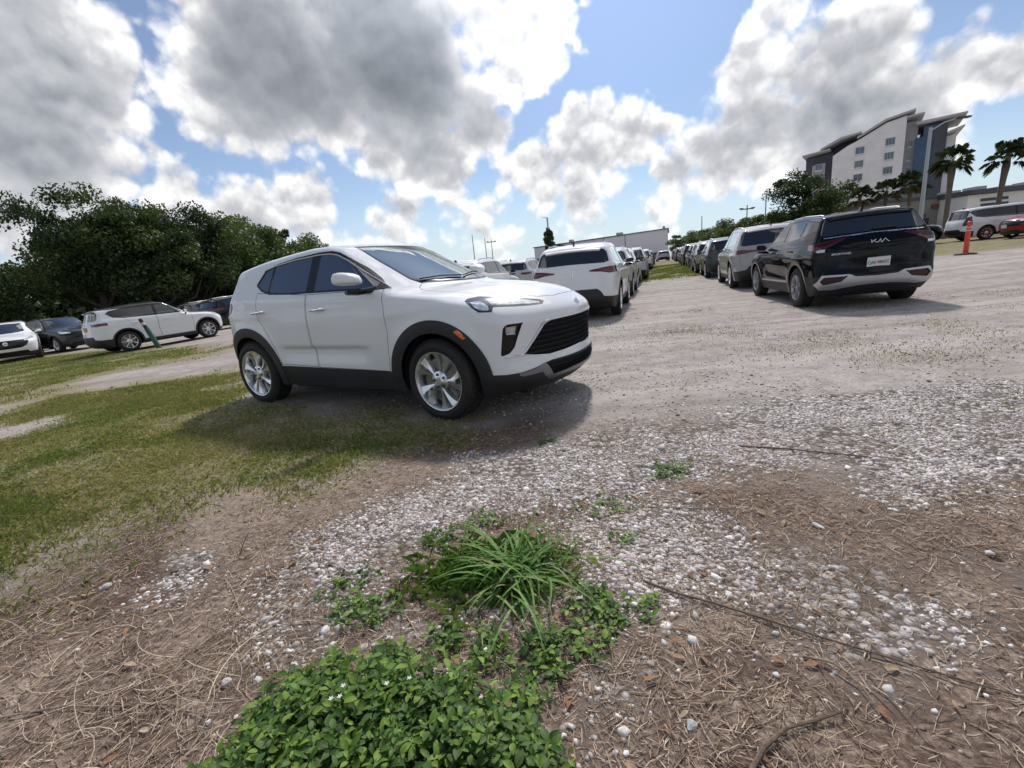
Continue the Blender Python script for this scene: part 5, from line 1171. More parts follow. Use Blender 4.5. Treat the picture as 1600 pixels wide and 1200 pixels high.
# single stones that stand out
def rock(x, y, s, col, label, seed):
    r_ = random.Random(seed); bm = bmesh.new(); bmesh.ops.create_icosphere(bm, subdivisions=2, radius=1)
    for v in bm.verts: v.co = Vector((v.co.x*s[0], v.co.y*s[1], v.co.z*s[2]))*(1+.16*math.sin(v.co.x*3+seed)+.10*r_.uniform(-1, 1))
    me = bpy.data.meshes.new('rock'); bm.to_mesh(me); bm.free(); o = link('rock', me, mat('rock_%d' % seed, col, .9, var=.3, vscale=60., bump=.4, bscale=120.), None, (x, y, float(gheight(np.array([x]), np.array([y]))[0])+s[2]*.45), (0, .1, seed*1.3)); return tag(o, label, 'stone', 'single stones on the soil')
rock(-1.012, 1.215, (.021, .014, .012), (.52, .48, .45), 'pale oblong stone on dark soil left of the broadleaf clump', 1)
rock(-1.91, 1.82, (.026, .017, .012), (.55, .52, .50), 'white flat stone at the edge of the grass far left', 2)
rock(.376, .925, (.017, .013, .010), (.46, .47, .45), 'light grey chip of stone among straw at the bottom right of centre', 3)
rock(1.255, 1.73, (.024, .013, .010), (.62, .60, .57), 'bright white stone on brown mulch at right', 4)
# dead leaves
Ld = np.concatenate([sample(150, -2.4, 2.2, .6, 2.2, p_straw)]); nd = len(Ld); DV, DF, DC = [], [], []; rd_ = random.Random(4)
for i, (x, y) in enumerate(Ld):
    me = LEAF_MESH[0]; V = merge_leaves.c[0][0].copy(); F = merge_leaves.c[0][1]; s_ = rd_.uniform(.022, .05); d = (math.cos(i*2.4), math.sin(i*2.4), rd_.uniform(-.15, .35)); A = np.array(Matrix.Translation((x, y, float(gheight(np.array([x]), np.array([y]))[0])+.012)) @ frame(d, (rd_.gauss(0, .4), rd_.gauss(0, .4), 1)) @ Matrix.Scale(s_, 4)); DV.append(V@A[:3, :3].T+A[:3, 3]); DF.append(F+i*len(V)); DC.append(np.repeat(np.array([rd_.choice([(.30, .17, .10), (.38, .26, .17), (.22, .13, .08), (.45, .34, .24)])]), len(V), 0))
me = mesh_np('leaf_litter', np.concatenate(DV), np.concatenate(DF)); tint(me, np.concatenate(DC)); tag(link('leaf_litter', me, DLEAF_M), 'brown dead leaves scattered over the near soil', 'leaf litter', kind='stuff')
# ------------------------------------------------------------------ buildings far behind the lot
WALLW = mat('stucco_white', (.84, .79, .75), .9, var=.08, vscale=.4); WALLG = mat('stucco_grey', (.42, .40, .40), .9, var=.1, vscale=.4); WALLD = mat('stucco_charcoal', (.085, .09, .105), .8, var=.12, vscale=.4); WALLB = mat('panel_blue', (.055, .105, .165), .6, var=.15, vscale=.3)
ROOFM = mat('roof_fascia', (.46, .44, .43), .7); WING = mat('window_glass_far', (.10, .125, .14), .08, coat=1.); FRAMEM = mat('window_frame_white', (.6, .6, .6), .6); CORR = mat('warehouse_panel', (.76, .73, .75), .8, var=.06, vscale=.15); DARKM = mat('dock_dark', (.05, .05, .055), .9)  # dock tone is one even dark colour for band, canopy and doors
# the hotel was measured on a plane 112 m ahead; it is built on a plane square to its own direction
HPHI = math.atan2(64*1.4, 112); HD = 112/math.cos(HPHI)
def HX(x): return HD*math.tan(math.atan2(x*1.4, 112)-HPHI)
def HZ(z, x=64): t = math.atan2(x*1.4, 112); return 1.197+(z-1.197)*1.4*(HD/math.cos(t-HPHI))/(112/math.cos(t))
YB = 0.
ht = empty('hotel', (64*1.4, 112, 0), -HPHI, label='tall modern hotel with white walls, blue panel tower and slanted roofs', cat='building')
def hpart(b, name, m, parent=None): return b.obj(name, m, parent or ht)
def slab(poly, y0, y1): b = MB(); b.prism([(HX(x), HZ(z, x)) for x, z in poly], y0, y1, 'xzy'); return b
z0 = -2
hpart(slab([(51.3, z0), (55.8, z0), (55.8, 15.1), (51.3, 14.5)], YB+3, YB+20), 'left_wing', WALLD)
hpart(slab([(52.4, z0), (54.6, z0), (54.6, 13.6), (52.4, 13.3)], YB+2.6, YB+3.2), 'wing_panel', WALLG)
hpart(slab([(54.3, z0), (60.2, z0), (60.2, 17.0), (57.2, 16.4), (54.3, 15.3)], YB+5, YB+20), 'stair_block', WALLD)
mw = hpart(slab([(55.9, z0), (67.6, z0), (67.6, 19.3), (64.3, 18.5), (60.1, 16.4), (58.2, 15.6), (55.9, 14.3)], YB, YB+18), 'main_wall', WALLW)
gw = hpart(slab([(67.62, z0), (69.7, z0), (69.7, 18.7), (67.62, 18.5)], YB+2.5, YB+18), 'recessed_wall', WALLG)
bt_ = hpart(slab([(69.4, 6.5), (74.5, 6.5), (74.5, 18.0), (71.0, 17.6), (70.6, 17.6), (70.6, 16.0), (69.4, 15.9)], YB+1, YB+16), 'blue_tower', WALLB)
hpart(slab([(72.4, 6.45), (74.55, 6.45), (74.55, 17.9), (72.4, 17.6)], YB+.8, YB+1.05), 'tower_panel', WALLD)
hpart(slab([(69.45, z0), (74.4, z0), (74.4, 6.45), (69.45, 6.45)], YB+1.2, YB+16), 'tower_base', WALLW)
for xx in (71.2, 72.9): hpart(slab([(xx, z0), (xx+.75, z0), (xx+.75, 6.4), (xx, 6.4)], YB+.9, YB+1.25), 'base_pier', WALLD)
hpart(slab([(74.55, z0), (76.3, z0), (76.3, 16.3), (74.55, 15.9)], YB+3, YB+16), 'right_wing', WALLW)
for nm, poly in (('main', [(59.7, 16.5), (64.3, 18.75), (68.9, 19.85), (68.9, 20.15), (64.2, 19.05), (59.7, 16.8)]), ('stair', [(53.8, 15.2), (57.2, 16.65), (60.4, 17.3), (60.4, 17.55), (57.0, 16.95), (53.8, 15.5)]), ('tower', [(69.2, 17.75), (71, 17.85), (77.4, 18.75), (77.4, 19.0), (71, 18.3), (69.2, 18.1)]), ('recess', [(67.65, 18.85), (70.4, 19.25), (70.4, 19.5), (67.65, 19.1)]), ('wing', [(50.9, 14.55), (55.4, 15.25), (55.4, 15.45), (50.9, 14.75)]), ('right', [(74.6, 16.05), (77.2, 16.85), (77.2, 17.1), (74.6, 16.3)])):
    hpart(slab(poly, YB-.7, YB+15), 'roof_slab', ROOFM)
def window(cx, cz, w_, h, y, parent, n=2):
    f = MB(); f.prism([(HX(cx-w_/2), HZ(cz-h/2, cx)), (HX(cx+w_/2), HZ(cz-h/2, cx)), (HX(cx+w_/2), HZ(cz+h/2, cx)), (HX(cx-w_/2), HZ(cz+h/2, cx))], y-.12, y+.05, 'xzy'); fr = hpart(f, 'window', FRAMEM)
    for k in range(n):
        a, b_ = cx-w_/2+.06+k*(w_-.06)/n, cx-w_/2+(k+1)*(w_-.06)/n; g = MB(); g.prism([(HX(a), HZ(cz-h/2+.28, cx)), (HX(b_), HZ(cz-h/2+.28, cx)), (HX(b_), HZ(cz+h/2-.06, cx)), (HX(a), HZ(cz+h/2-.06, cx))], y-.16, y-.10, 'xzy'); gl = hpart(g, 'pane', WING, fr)
    return fr
for cz in (14.65, 12.6, 10.55, 8.5): window(60.3, cz, 1.5, 1.3, YB, mw)
for cz in (15.55, 13.4, 11.2, 9.0, 6.8): window(65.2, cz, 1.6, 1.35, YB, mw, 3)
for cz in (15.2, 13.1, 11.0): window(68.6, cz, .8, 1.2, YB+2.5, gw, 1)
for cz in (12.9, 10.6, 8.3): window(53.5, cz, 1.2, 1.2, YB+2.6, ht)
window(64.3, 5.6, 1.3, 1.4, YB, mw); window(59.6, 4.4, 1.6, 1.4, YB, mw)
# warehouse
A, B_ = Vector((10.6, 143.2, 0)), Vector((46.6, 130, 0)); dv = (B_-A).normalized(); ln_ = (B_-A).length
wh = empty('warehouse', A, math.atan2(dv.y, dv.x), 'long flat-roofed pale grey warehouse at the end of the car rows', 'building')
def wtop(x): return 7.1+1.05*x/ln_
def wbox(name, x0, x1, y0, y1, z0_, z1, m, parent=wh): b = MB(); b.box(x0, x1, y0, y1, z0_, z1); return b.obj(name, m, parent)
def wwall(name, x0, x1, y0, y1, za, dz, m): b = MB(); b.prism([(x0, za), (x1, za), (x1, wtop(x1)+dz), (x0, wtop(x0)+dz)], y0, y1, 'xzy'); return b.obj(name, m, wh)
for x0, x1, za in ((0, .30, .2), (.30, .545, .2), (.545, .70, 2.3), (.70, 1., 2.3)): wwall('wall_panel', ln_*x0+.10, ln_*x1-.10, 0, .5, za, 0, CORR)
wwall('wall_core', .2, ln_-.2, .25, 24, 0, -.1, mat('warehouse_joint', (.14, .14, .15), .9))
b = MB(); b.prism([(-.2, wtop(0)+.02), (ln_+.2, wtop(ln_)+.02), (ln_+.2, wtop(ln_)+.30), (-.2, wtop(0)+.30)], -.25, 24.2, 'xzy'); b.obj('parapet', mat('parapet_cap', (.16, .16, .17), .8), wh)
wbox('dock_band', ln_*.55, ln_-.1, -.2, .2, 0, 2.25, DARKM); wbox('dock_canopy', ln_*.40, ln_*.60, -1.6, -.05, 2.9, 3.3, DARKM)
for xx, w_ in ((ln_*.62, 1.8), (ln_*.96, .7), (ln_*.25, 1.0)): wbox('roof_unit', xx, xx+w_, 6, 9, wtop(xx)+.2, wtop(xx)+1.3, ROOFM)
# low buildings at the right edge
lb = empty('low_building', (64, 62, 0), label='low white commercial building with flat dark roof at the right edge', cat='building')
def lbox(name, x0, x1, y0, y1, za, zb_, m): b = MB(); b.box(x0-64, x1-64, y0-62, y1-62, za, zb_); return b.obj(name, m, lb)
lbox('wall', 61.5, 92, 62, 78, -1, 5.0, WALLW); lbox('roof', 61.2, 92.4, 61.4, 78.4, 5.05, 5.6, WALLD); lbox('vent_slot', 63.2, 66.8, 61.9, 61.97, 4.1, 4.45, WALLD); lbox('vent_slot', 63.3, 66.9, 61.9, 61.97, 3.5, 3.8, WALLD)
for k in range(5): lbox('roof_unit', 62+k*3.5, 63.4+k*3.5, 65, 67, 5.6, 6.0+.25*(k % 2), ROOFM)
lc = empty('beige_building', (58, 66, 0), label='small beige building with dark awnings left of the low white building', cat='building')
def cbox(name, x0, x1, y0, y1, za, zb_, m): b = MB(); b.box(x0-58, x1-58, y0-66, y1-66, za, zb_); return b.obj(name, m, lc)
TAN = mat('stucco_tan', (.27, .245, .22), .9, var=.1, vscale=.5); cbox('wall', 54.5, 64, 66, 76, -1, 5.3, TAN); cbox('upper_wall', 55.5, 59.6, 67, 74, 5.3, 6.5, TAN); cbox('roof_edge', 54.2, 64.3, 65.7, 76.3, 5.32, 5.7, WALLD); cbox('awning', 55.2, 58.6, 64.6, 66, 2.9, 3.3, WALLD); cbox('sign', 60.4, 61.4, 65.85, 65.95, 3.9, 4.5, mat('sign_brown', (.16, .07, .05), .7))
for xx in (55.5, 57.2, 59.2): cbox('door', xx, xx+1.0, 65.85, 65.95, .2, 2.8, DARKM)
# lamp standard and utility poles
GALV = mat('galvanised_pole', (.42, .43, .44), .5, metal=.3); POLEW = mat('timber_pole', (.12, .105, .09), .9)
lp = empty('lamp_standard', (40.3, 45, .4), label='tall grey lamp standard in front of the blue hotel tower', cat='street lamp')
b = MB(); b.tube([(0, 0, 0), (0, 0, 9.8)], [.20, .13], 10); b.obj('pole', GALV, lp, True); b = MB(); b.tube([(0, 0, 9.5), (1.2, 0, 10.1), (2.4, 0, 10.35)], [.08, .06, .05], 6); b.obj('arm', GALV, lp, True); b = MB(); b.box(2.2, 3.5, -.2, .2, 10.28, 10.45, c=.05); b.obj('lamp_head', WALLD, lp)
for x, y, h, lab, arm in ((-4.2, 80, 7.6, 'leftmost thin utility pole on the horizon above the white hood', 0), (-2.3, 85, 7.3, 'middle thin utility pole above the white hood', 0), (-1.2, 86, 7.0, 'twin-lamp pole right of the thin poles above the white hood', 1), (30.1, 70, 6.3, 'thin pole just right of the warehouse end', 0), (29.4, 56, 6.0, 'utility pole with crossbar above the hedge', 1), (28.2, 50, 6.3, 'grey street light pole left of the round oak', 2)):
    o = empty('utility_pole', (x, y, 0), label=lab, cat='pole', group='poles on the horizon'); b = MB(); b.tube([(0, 0, 0), (0, 0, h)], [.09, .05], 6); b.obj('pole', POLEW if arm != 2 else GALV, o)
    if arm == 1: b = MB(); b.box(-.8, .8, -.06, .06, h-.5, h-.38); b.box(-.9, -.5, -.1, .1, h-.4, h-.3); b.box(.5, .9, -.1, .1, h-.4, h-.3); b.obj('crossarm', POLEW, o)
    if arm == 2: b = MB(); b.tube([(0, 0, h-.1), (.6, 0, h+.25), (1.3, 0, h+.2)], .05, 5); b.box(1.0, 1.7, -.12, .12, h+.12, h+.22); b.obj('lamp_arm', GALV, o)
# ------------------------------------------------------------------ trees
OAKBARK = mat('oak_bark', (.055, .045, .038), .95, var=.3, vscale=6., bump=.6, bscale=25.); PALMBARK = mat('palm_bark', (.16, .125, .10), .95, var=.35, vscale=9., bump=.6, bscale=30.)
TREELEAF = attr_mat('tree_leaf', .55, .3, .30, .3); TREELEAF.node_tree.nodes['Noise Texture'].inputs['Scale'].default_value = 1.2
def crown_mesh(seed, h, rx, base, nclump, nleaf, size, pal, ragged=.35, flat=.8):
    r_ = np.random.default_rng(seed); C = []
    while len(C) < nclump:
        p = r_.uniform(-1, 1, 3); d = np.linalg.norm(p)
        if d > 1 or d < .30: continue
        C.append(p)
    C = np.array(C); C *= 1+r_.normal(0, ragged*.35, (nclump, 1)); hc = (h-base)/2
    cen = C*np.array([rx, rx, hc])*.86+np.array([0, 0, base+hc]); cr = r_.uniform(.45, 1.0, nclump)*rx*.32
    k = r_.integers(0, nclump, nleaf); u = r_.normal(size=(nleaf, 3)); u /= np.linalg.norm(u, axis=1)[:, None]; rad = r_.random(nleaf)**.45
    P = cen[k]+u*(cr[k]*rad)[:, None]*np.array([1.15, 1.15, flat])
    s = size*r_.uniform(.6, 1.35, nleaf); a = r_.normal(size=(nleaf, 3)); a /= np.linalg.norm(a, axis=1)[:, None]; b = np.cross(a, u+.3*r_.normal(size=(nleaf, 3))); b /= np.linalg.norm(b, axis=1)[:, None]+1e-9
    V = np.stack([P-a*s[:, None]*.5, P+b*s[:, None]*.28, P+a*s[:, None]*.5, P-b*s[:, None]*.28], 1); F = np.arange(nleaf*4).reshape(-1, 4)
    me = mesh_np('crown', V.reshape(-1, 3), F, smooth=False); pal = np.array(pal); ct = pal[r_.integers(0, len(pal), nclump)]; col = ct[k]*r_.uniform(.65, 1.35, (nleaf, 1)); tint(me, np.repeat(col, 4, 0)); me.materials.append(TREELEAF)
    return me, cen
def trunk_mesh(seed, h, base, r0, cen, nl=9, m=None):
    rr = random.Random(seed); b = MB(); fork = base+(h-base)*.18
    b.tube([(0, 0, -.3), (.05, .02, base*.35), (.12*rr.uniform(-1, 1), .1, base*.75), (.2*rr.uniform(-1, 1), .1, fork)], [r0*1.35, r0, r0*.85, r0*.7], 9)
    for c in rr.sample(list(map(tuple, cen)), min(nl, len(cen))):
        c = Vector(c); s0 = Vector((0, .05, base*rr.uniform(.55, 1.0))); m_ = s0.lerp(c, .5)+Vector((rr.gauss(0, .3), rr.gauss(0, .3), -.12*abs(c.z-s0.z))); b.tube([s0, m_, c], [r0*.45, r0*.28, r0*.08], 6)
    me = b.mesh('trunk', True); me.materials.append(m or OAKBARK); return me
OAKG = [(.036, .060, .022), (.048, .075, .026), (.028, .047, .019), (.070, .098, .032)]
OAKL = [(.062, .100, .032), (.082, .122, .040), (.050, .082, .030), (.105, .142, .050)]
PROTO = {}
for i, (h, rx, base, pal) in enumerate([(10, 5.2, 2.2, OAKG), (9.2, 4.4, 1.9, OAKG), (8.5, 4.0, 1.3, OAKL), (6.0, 3.4, .4, OAKL)]):
    cm_, cen = crown_mesh(100+i, h, rx, base, 60, 26000, .25 if i < 3 else .20, pal); PROTO[i] = (cm_, trunk_mesh(200+i, h, base, .34-.04*i, cen), h)
def tree(i, x, y, h, label, rz=0., wide=1., group='big trees along the left edge of the lot', name='oak_tree'):
    s = h/PROTO[i][2]; o = empty(name, (x, y, float(zg(x, y))-.1), rz, label, 'tree', group); o.scale = (s*wide, s*wide, s); link('trunk', PROTO[i][1], None, o); link('crown', PROTO[i][0], None, o); return o
for k, a in enumerate([(1, -33.5, 29.5, 6.8, 'low dark tree at the extreme left edge', 1.), (0, -30.6, 36.5, 10.9, 'tallest dark oak with a rounded top near the left edge', .88), (1, -27.5, 38, 9.4, 'dark oak behind the white SUV with black roof', 1.0), (0, -27.5, 43, 10.4, 'broad dark oak right of the tallest oak', .95), (2, -28.5, 48.5, 10.0, 'mid-green oak in the middle of the tree line', 1.1), (2, -28.8, 55, 10.5, 'lighter green tree left of the white hatch rear', 1.1), (1, -29.0, 61, 9.9, 'light green tree near the right end of the tree line', 1.1),
        (2, -27.2, 68, 9.4, 'last low tree of the tree line touching the white SUV roof', 1.1), (3, -38.5, 34, 7.0, 'small bushy tree below the tallest oak', 1.2), (0, -38, 46, 10.4, 'dark oak filling the gap behind the tallest oak', 1.1), (1, -37, 56, 10.0, 'dark oak in the back row of the tree line', 1.2), (3, -23.5, 62, 5.0, 'low bush under the lighter trees', 1.3), (3, -24, 47, 4.6, 'low bush right of the white SUV with black roof', 1.4)]):
    tree(a[0], a[1], a[2], a[3], a[4], k*1.9, a[5])
# low far woodland closing the horizon
def far_woods(x0, x1, y, h, seed, label):
    r_ = np.random.default_rng(seed); n = 26000; x = r_.uniform(x0, x1, n); hh = h*(.55+.6*fbm(x, x*0+seed, .16, seed)); z = hh*r_.random(n)**.7; yy = y+r_.normal(0, 2.5, n); s = r_.uniform(.6, 1.4, n)
    a = r_.normal(size=(n, 3)); a /= np.linalg.norm(a, axis=1)[:, None]; b = np.cross(a, r_.normal(size=(n, 3))); b /= np.linalg.norm(b, axis=1)[:, None]; P = np.stack([x, yy, z+zg(x, yy)], 1)
    V = np.stack([P-a*s[:, None]*.5, P+b*s[:, None]*.3, P+a*s[:, None]*.5, P-b*s[:, None]*.3], 1); me = mesh_np('far_woods', V.reshape(-1, 3), np.arange(n*4).reshape(-1, 4), smooth=False); tint(me, np.repeat(np.array(OAKG)[r_.integers(0, 4, n)]*r_.uniform(.6, 1.1, (n, 1)), 4, 0)); return tag(link('far_woods', me, TREELEAF), label, 'woods', kind='stuff')
far_woods(-150, -30, 74, 6.5, 5, 'dense dark woodland behind the oaks at left'); far_woods(-45, 12, 130, 4.2, 6, 'low far woodland on the horizon behind the cars')
# tall slim pine above the tree line
pc, cen = crown_mesh(131, 11.5, 1.7, 8.6, 16, 1600, .30, OAKG); o = empty('pine_tree', (-33.5, 75, -.5), 0, 'lone slim pine rising above the tree line', 'tree'); link('crown', pc, None, o); link('trunk', trunk_mesh(231, 11.5, 8.0, .16, cen, 5), None, o)
# round oak and hedge trees on the right
rc, cen = crown_mesh(141, 7.6, 3.3, .2, 70, 18000, .22, OAKG, .5); o = empty('oak_tree', (27.7, 43, .2), .6, 'round dark green oak beside the hotel behind the black SUV', 'tree', 'trees on the right side'); link('crown', rc, None, o); link('trunk', trunk_mesh(241, 6.6, .9, .3, cen), None, o)
for k, (x, y, h, lab) in enumerate([(24.5, 46, 4.4, 'bushy small tree at the left foot of the round oak'), (33.5, 57, 4.9, 'first hedge tree left of the round oak'), (36.5, 66, 5.0, 'second hedge tree left of the round oak'), (39, 76, 5.4, 'third hedge tree over the row of dark cars'), (41.5, 87, 5.8, 'fourth hedge tree over the row of dark cars'), (43, 98, 6.0, 'hedge tree next to the warehouse end'), (44.5, 112, 6.0, 'farthest hedge tree beside the warehouse'), (36.0, 72, 4.4, 'low hedge bush over the middle of the dark car row')]): tree(3, x, y, h, lab, k*1.3+.5, 1.35, 'trees on the right side', 'hedge_tree')
# vine-covered post with a bush
cv, cen = crown_mesh(151, 6.4, .75, .8, 40, 4500, .30, OAKG, .1, 1.8); o = empty('vine_covered_post', (6.4, 60, 0), 0, 'narrow vine-covered post standing left of the warehouse', 'post'); link('vines', cv, None, o); b = MB(); b.tube([(0, 0, 0), (0, 0, 7.2)], .10, 7); b.tube([(0, 0, 7.1), (-.35, 0, 7.25), (-.6, 0, 7.2)], .05, 5); b.obj('pole', GALV, o)
cb_, cen = crown_mesh(152, 5.0, 1.5, .5, 22, 1800, .24, OAKG); o = empty('bush', (7.6, 60.5, 0), 0, 'round dark bush at the foot of the vine-covered post', 'bush'); link('crown', cb_, None, o); link('trunk', trunk_mesh(252, 3.9, .6, .1, cen, 5), None, o)
# palms
def palm(x, y, hz, r, label, seed, nf=26):
    rr = random.Random(seed); g0 = float(zg(x, y)); o = empty('palm_tree', (x, y, g0-.1), rr.uniform(0, 6), label, 'palm', 'palms near the hotel'); h = hz-g0
    b = MB(); lean = rr.uniform(-.2, .2); pts = [(lean*t*t, 0, h*t) for t in np.linspace(0, 1, 9)]; b.tube(pts, [.20, .17, .16, .15, .15, .16, .18, .22, .14], 9); b.obj('trunk', PALMBARK, o, True)
    V, F, C = [], [], []
    for k in range(nf):
        az = k*2.4+rr.uniform(-.2, .2); el = rr.uniform(-.75, 1.15); ln = r*rr.uniform(.55, .75); d = Vector((math.cos(az)*math.cos(el), math.sin(az)*math.cos(el), math.sin(el))); c0 = Vector((lean, 0, h)); c1 = c0+d*ln
        sd = d.cross(Vector((0, 0, 1))).normalized(); up = sd.cross(d); n0 = len(V); V += [c0-sd*.02, c0+sd*.02, c1]; F.append((n0, n0+1, n0+2)); C += [(.05, .07, .025)]*3
        dead = el < -.5 and rr.random() < .6; col = (.16, .12, .07) if dead else rr.choice([(.045, .065, .022), (.06, .085, .028), (.035, .05, .02)])
        for j in range(19):
            fa = (j/18-.5)*3.9; dd = (d*math.cos(fa)+sd*math.sin(fa)).normalized(); fl_ = r*.55*(1-.25*abs(j/9-1)); tip = c1+dd*fl_+Vector((0, 0, -.35*fl_-.12*r*rr.random())); w_ = up.cross(dd).normalized()*.017*r; mid = c1+dd*fl_*.55; n0 = len(V); V += [c1, mid+w_, tip, mid-w_]; F += [(n0, n0+1, n0+2), (n0, n0+2, n0+3)]; C += [col]*4
    me = mesh_np('fronds', np.array([v[:] for v in V]), np.array(F), smooth=False); tint(me, np.array(C)); link('fronds', me, TREELEAF, o); return o
for a in ((32.3, 34, 5.8, 1.2, 'tall palm in front of the right hotel wing', 1), (34.9, 33, 5.6, 1.2, 'rightmost palm with a bulging trunk near the frame edge', 2), (39.6, 52, 5.5, 1.35, 'leftmost of the palms in front of the white hotel wall', 3), (42.4, 52, 5.8, 1.4, 'middle palm in front of the white hotel wall', 4), (43.4, 50, 6.1, 1.5, 'palm directly left of the lamp standard', 5)): palm(*a)
# ------------------------------------------------------------------ cars
enc = build_encore(.026)
put(enc, -1.277, 5.166, -.536, 'white compact SUV in the foreground with black wheel arches and silver five-spoke wheels')
kia = build_kia(.03); put(kia, 6.805, 9.862, 1.3156, 'glossy black SUV with silver rear skid trim, nearest in the right row')
SILVER = (.40, .385, .39, 1); GREY = (.13, .135, .14, 1); CHAR = (.028, .030, .034, 1); NAVY = (.015, .022, .045, 1); LSIL = (.50, .51, .52, 1); RED = (.30, .008, .02, 1); GREEN_D = (.035, .05, .045, 1); SAND = (.33, .31, .28, 1)
HEAD = 1.240; FX, FY = math.cos(HEAD), math.sin(HEAD); LX, LY = -FY, FX
# types
S_mid = gspec(4.55, 1.87, 1.66, 2.70, .90, slant=.50, roof_drop=.13)
S_big = gspec(5.0, 1.96, 1.77, 2.90, .95, slant=.42, tail_z=1.15, zbelt=1.15, R=.38, zh=1.06, zc=1.16)
S_com = gspec(4.40, 1.82, 1.65, 2.64, .86, zbelt=1.10, slant=.38, zh=1.02)
S_van = gspec(5.15, 2.0, 1.76, 3.05, .98, zbelt=1.06, slant=.28, tail_z=1.10, zh=.98, zc=1.10, xc=1.55, xt=.55, roof_drop=.08, tumble=.30)
S_low = gspec(4.45, 1.82, 1.62, 2.65, .90, zh=.98, slant=.55, zbelt=1.05)
wsu, _ = build_car('white_suv', S_mid, .032, WHITE, tail='wing', badge=.985, hi=True, wheels_mini=False, bumper=[(-.1, .66), (.52, .66), (.60, .60), (.66, .50), (.99, .47), (.99, 0), (-.1, 0)])
put(wsu, 2.22, 12.05, HEAD, 'white SUV seen from behind, nearest in the row right of the foreground SUV', 'left row of parked cars')
sil, _ = build_car('silver_suv', S_big, .038, SILVER, tail='bar', wheel='fan', wheels_mini=False)
put(sil, 8.43, 15.37, HEAD, 'large silver SUV with a red light bar parked ahead of the black SUV', 'right row of parked cars')
com, _ = build_car('white_suv', S_com, .036, WHITE, tail='slim', roof=BLACK, plate=(PLATE_Y, .93), rails=GLOSSBLK, wheels_mini=False, wheel='y')
put(com, -13.43, 18.08, .98, 'white SUV with black roof and yellow plate on the left', 'cars on the left side')
# small versions for the distance
far_mid, _ = build_car('far_suv', S_mid, .075, WHITE, tail='wing', seams=False, clad=True)
far_big, _ = build_car('far_suv', S_big, .075, CHAR, tail='bar', seams=False, wheel='fan', clad=False)
far_com, _ = build_car('far_suv', S_com, .075, GREY, tail='slim', seams=False, front='wide')
used = set()
def far(proto, name, col, x, y, yaw, label, group):
    o = proto if proto.name not in used else copy_tree(proto)
    used.add(proto.name) if o is proto else None
    recolor(o, col); put(o, x, y, yaw, label, group); return o
ordn = ['second', 'third', 'fourth', 'fifth', 'sixth', 'seventh', 'eighth', 'ninth', 'tenth', 'eleventh', 'twelfth', 'thirteenth', 'fourteenth', 'fifteenth']
for k, (pr, c, cn) in enumerate([(far_com, LSIL, 'pale silver'), (far_mid, WHITE, 'white'), (far_big, LSIL, 'light grey'), (far_mid, WHITE, 'white'), (far_com, GREY, 'grey'), (far_big, WHITE, 'white'), (far_mid, CHAR, 'charcoal'), (far_com, WHITE, 'white'), (far_mid, CHAR, 'dark'), (far_big, GREY, 'grey')]):
    t = 5.35*(k+1); far(pr, '', c, 2.22+FX*t+.12*math.sin(k*2.1)*LX, 12.05+FY*t, HEAD+.02*math.sin(k*3.3), '%s SUV, %s from the front in the left row' % (cn, ordn[k]), 'left row of parked cars')
for k, (pr, c, cn) in enumerate([(far_com, GREEN_D, 'dark green-grey'), (far_mid, SAND, 'beige-grey'), (far_com, CHAR, 'charcoal'), (far_mid, GREY, 'grey'), (far_big, CHAR, 'tall charcoal'), (far_com, SILVER, 'silver'), (far_mid, BLACK, 'black'), (far_com, WHITE, 'white'), (far_mid, CHAR, 'charcoal'), (far_big, BLACK, 'black'), (far_mid, LSIL, 'pale silver'), (far_com, CHAR, 'charcoal'), (far_mid, GREY, 'grey')]):
    t = 6.3+5.15*k; far(pr, '', c, 8.43+FX*t+.25*LX+.10*math.sin(k*1.7)*LX, 15.37+FY*t+.25*LY, HEAD+.02*math.sin(k*2.3), '%s SUV, %s ahead of the black SUV in the right row' % (cn, ordn[k]), 'right row of parked cars')
for pr, c, x, y, yaw, lab in ((far_mid, WHITE, -.75, 15.9, HEAD, 'white SUV whose roof shows between foreground SUV and rear-facing white SUV'), (far_com, LSIL, 1.0, 21.2, HEAD, 'pale car just left of the rear-facing white SUV, farther back'), (far_mid, CHAR, -3.2, 22.5, HEAD, 'dark SUV hidden behind the foreground hood'), (far_mid, SILVER, 26.3, 76, HEAD+.1, 'lone silver SUV at the far end of the grass aisle'),
        (far_mid, BLACK, -14.3, 26.0, 1.1, 'black SUV half hidden behind the foreground SUV rear'), (far_com, GREY, -18.0, 29.5, 1.1, 'grey car roof showing behind the white SUV with black roof'), (far_big, CHAR, -27, 25.5, -.4, 'dark SUV roof at the far left behind the white hood'), (far_big, BLACK, 23.6, 28.2, -.28, 'black SUV with chrome trim behind the nearest black SUV at right')):
    far(pr, '', c, x, y, yaw, lab, 'cars farther back')
drk, _ = build_car('grey_suv', S_low, .05, (.035, .04, .045, 1), tail='slim', front='mask', rails=GLOSSBLK); put(drk, -21.6, 22.7, -.42, 'dark grey SUV facing right between the two white cars at left', 'cars on the left side')
wfr, s_w = build_car('white_suv', S_low, .05, WHITE, tail='slim', front='wide', rails=False); put(wfr, -21.3, 19.9, -.80, 'white SUV nose with wide black grille cut by the left edge', 'cars on the left side')
q = newt(s_w.f, (S_low['dims'][5], 0, .76), -.005); b = MB(); b.lathe([(.030, 0), (.075, .0), (.078, .012), (.055, .02)], 20, 'x'); b.prism([(-.05, .03), (0, -.01), (.05, .03), (0, .008)], .008, .02, 'yzx'); b.obj('grille_emblem', CHROME, wfr, loc=q)
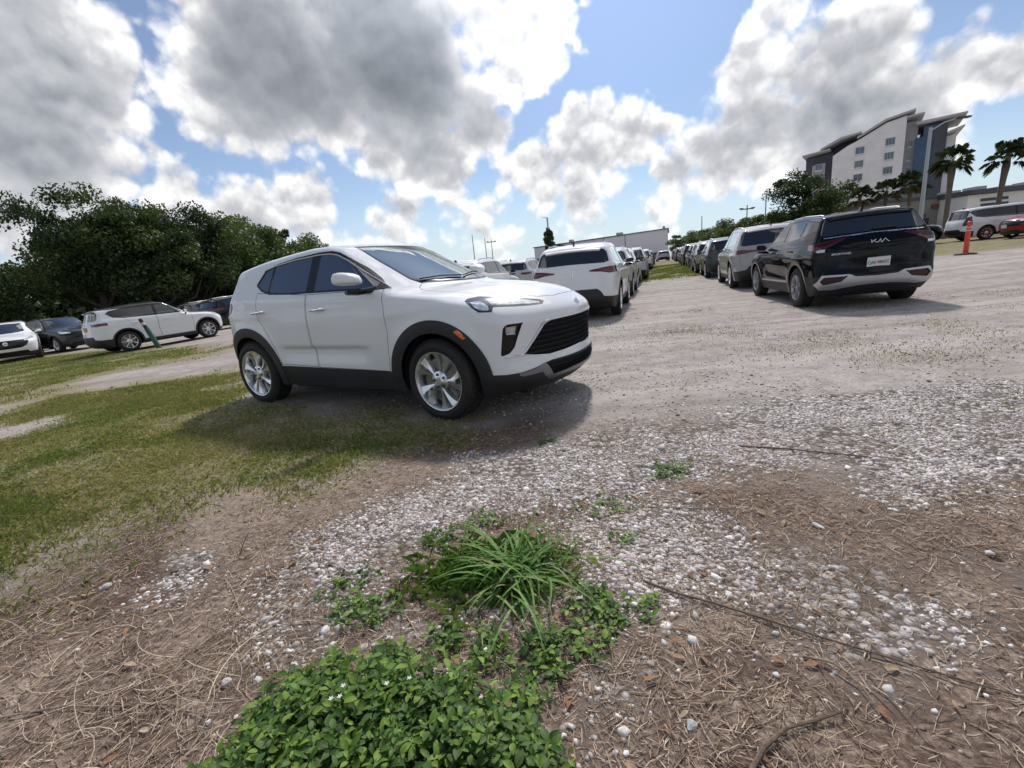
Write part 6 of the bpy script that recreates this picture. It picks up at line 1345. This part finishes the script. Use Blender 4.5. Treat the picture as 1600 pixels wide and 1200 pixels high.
van, _ = build_car('white_minivan', S_van, .05, WHITE, tail='tall', rails=False, clad=False, front='grille', wheel='fan', seams=True,
                   dlo=[(1.15, 1.10), (.75, 1.38), (.45, 1.58), (.1, 1.63), (-1.6, 1.62), (-2.15, 1.58), (-2.28, 1.50), (-2.05, 1.26), (-1.7, 1.18), (0, 1.12)])
put(van, 28.2, 25.9, -.28, 'white minivan with dark side glass behind the orange delineator post', 'cars on the right side')
red, _ = build_car('red_suv', S_low, .05, RED, tail='slim', front='mask', rails=False); put(red, 27.1, 22.6, math.pi-.20, 'red SUV nose cut by the right edge in front of the minivan', 'cars on the right side')
b = MB(); b.box(-.004, .004, -.16, .16, -.08, .08); b.obj('licence_plate', PLATE_W, red, loc=(S_low['dims'][5]+.012, -.05, .62))
# ------------------------------------------------------------------ delineator post and green post
ORANGE = mat('orange_plastic', (.72, .07, .035), .5, var=.1, vscale=6.); BAND = mat('reflective_band', (.62, .50, .46), .4); BASEM = mat('black_rubber_base', (.02, .02, .02), .85)
x, y = 16.3, 16.25; dl = empty('delineator_post', (x, y, float(gheight(np.array([x]), np.array([y]))[0])), 0, 'orange delineator post with white bands on a black base', 'traffic post')
b = MB(); b.lathe([(.001, 0), (.30, 0), (.31, .02), (.29, .045), (.12, .06), (.001, .06)], 20, 'z'); b.obj('base', BASEM, dl, True)
b = MB(); b.lathe([(.075, .05), (.073, .45), (.070, .90), (.066, .98), (.050, 1.01), (.045, 1.04), (.06, 1.06), (.06, 1.10), (.03, 1.12), (.001, 1.12)], 18, 'z'); b.obj('post', ORANGE, dl, True)
for z0_ in (.80, .90): b = MB(); b.lathe([(.0725, z0_), (.0715, z0_+.035)], 18, 'z'); b.obj('reflective_band', BAND, dl, True)
GRN = mat('green_paint', (.012, .085, .055), .5, var=.15, vscale=5.)
gp_ = empty('green_post', (-12.3, 16.3, float(zg(-12.3, 16.3))), 0, 'dark green post leaning left in front of the white SUV with black roof', 'post')
b = MB(); b.tube([(0, 0, -.1), (-.30, .02, .72)], [.085, .075], 10); b.obj('post', GRN, gp_, True); b = MB(); b.tube([(-.30, .02, .72), (-.45, .03, 1.06)], [.06, .055], 8); b.obj('upper_post', BASEM, gp_, True); b = MB(); b.tube([(-.355, .02, .83), (-.39, .03, .92)], [.066, .066], 8); b.obj('collar', BAND, gp_, True)
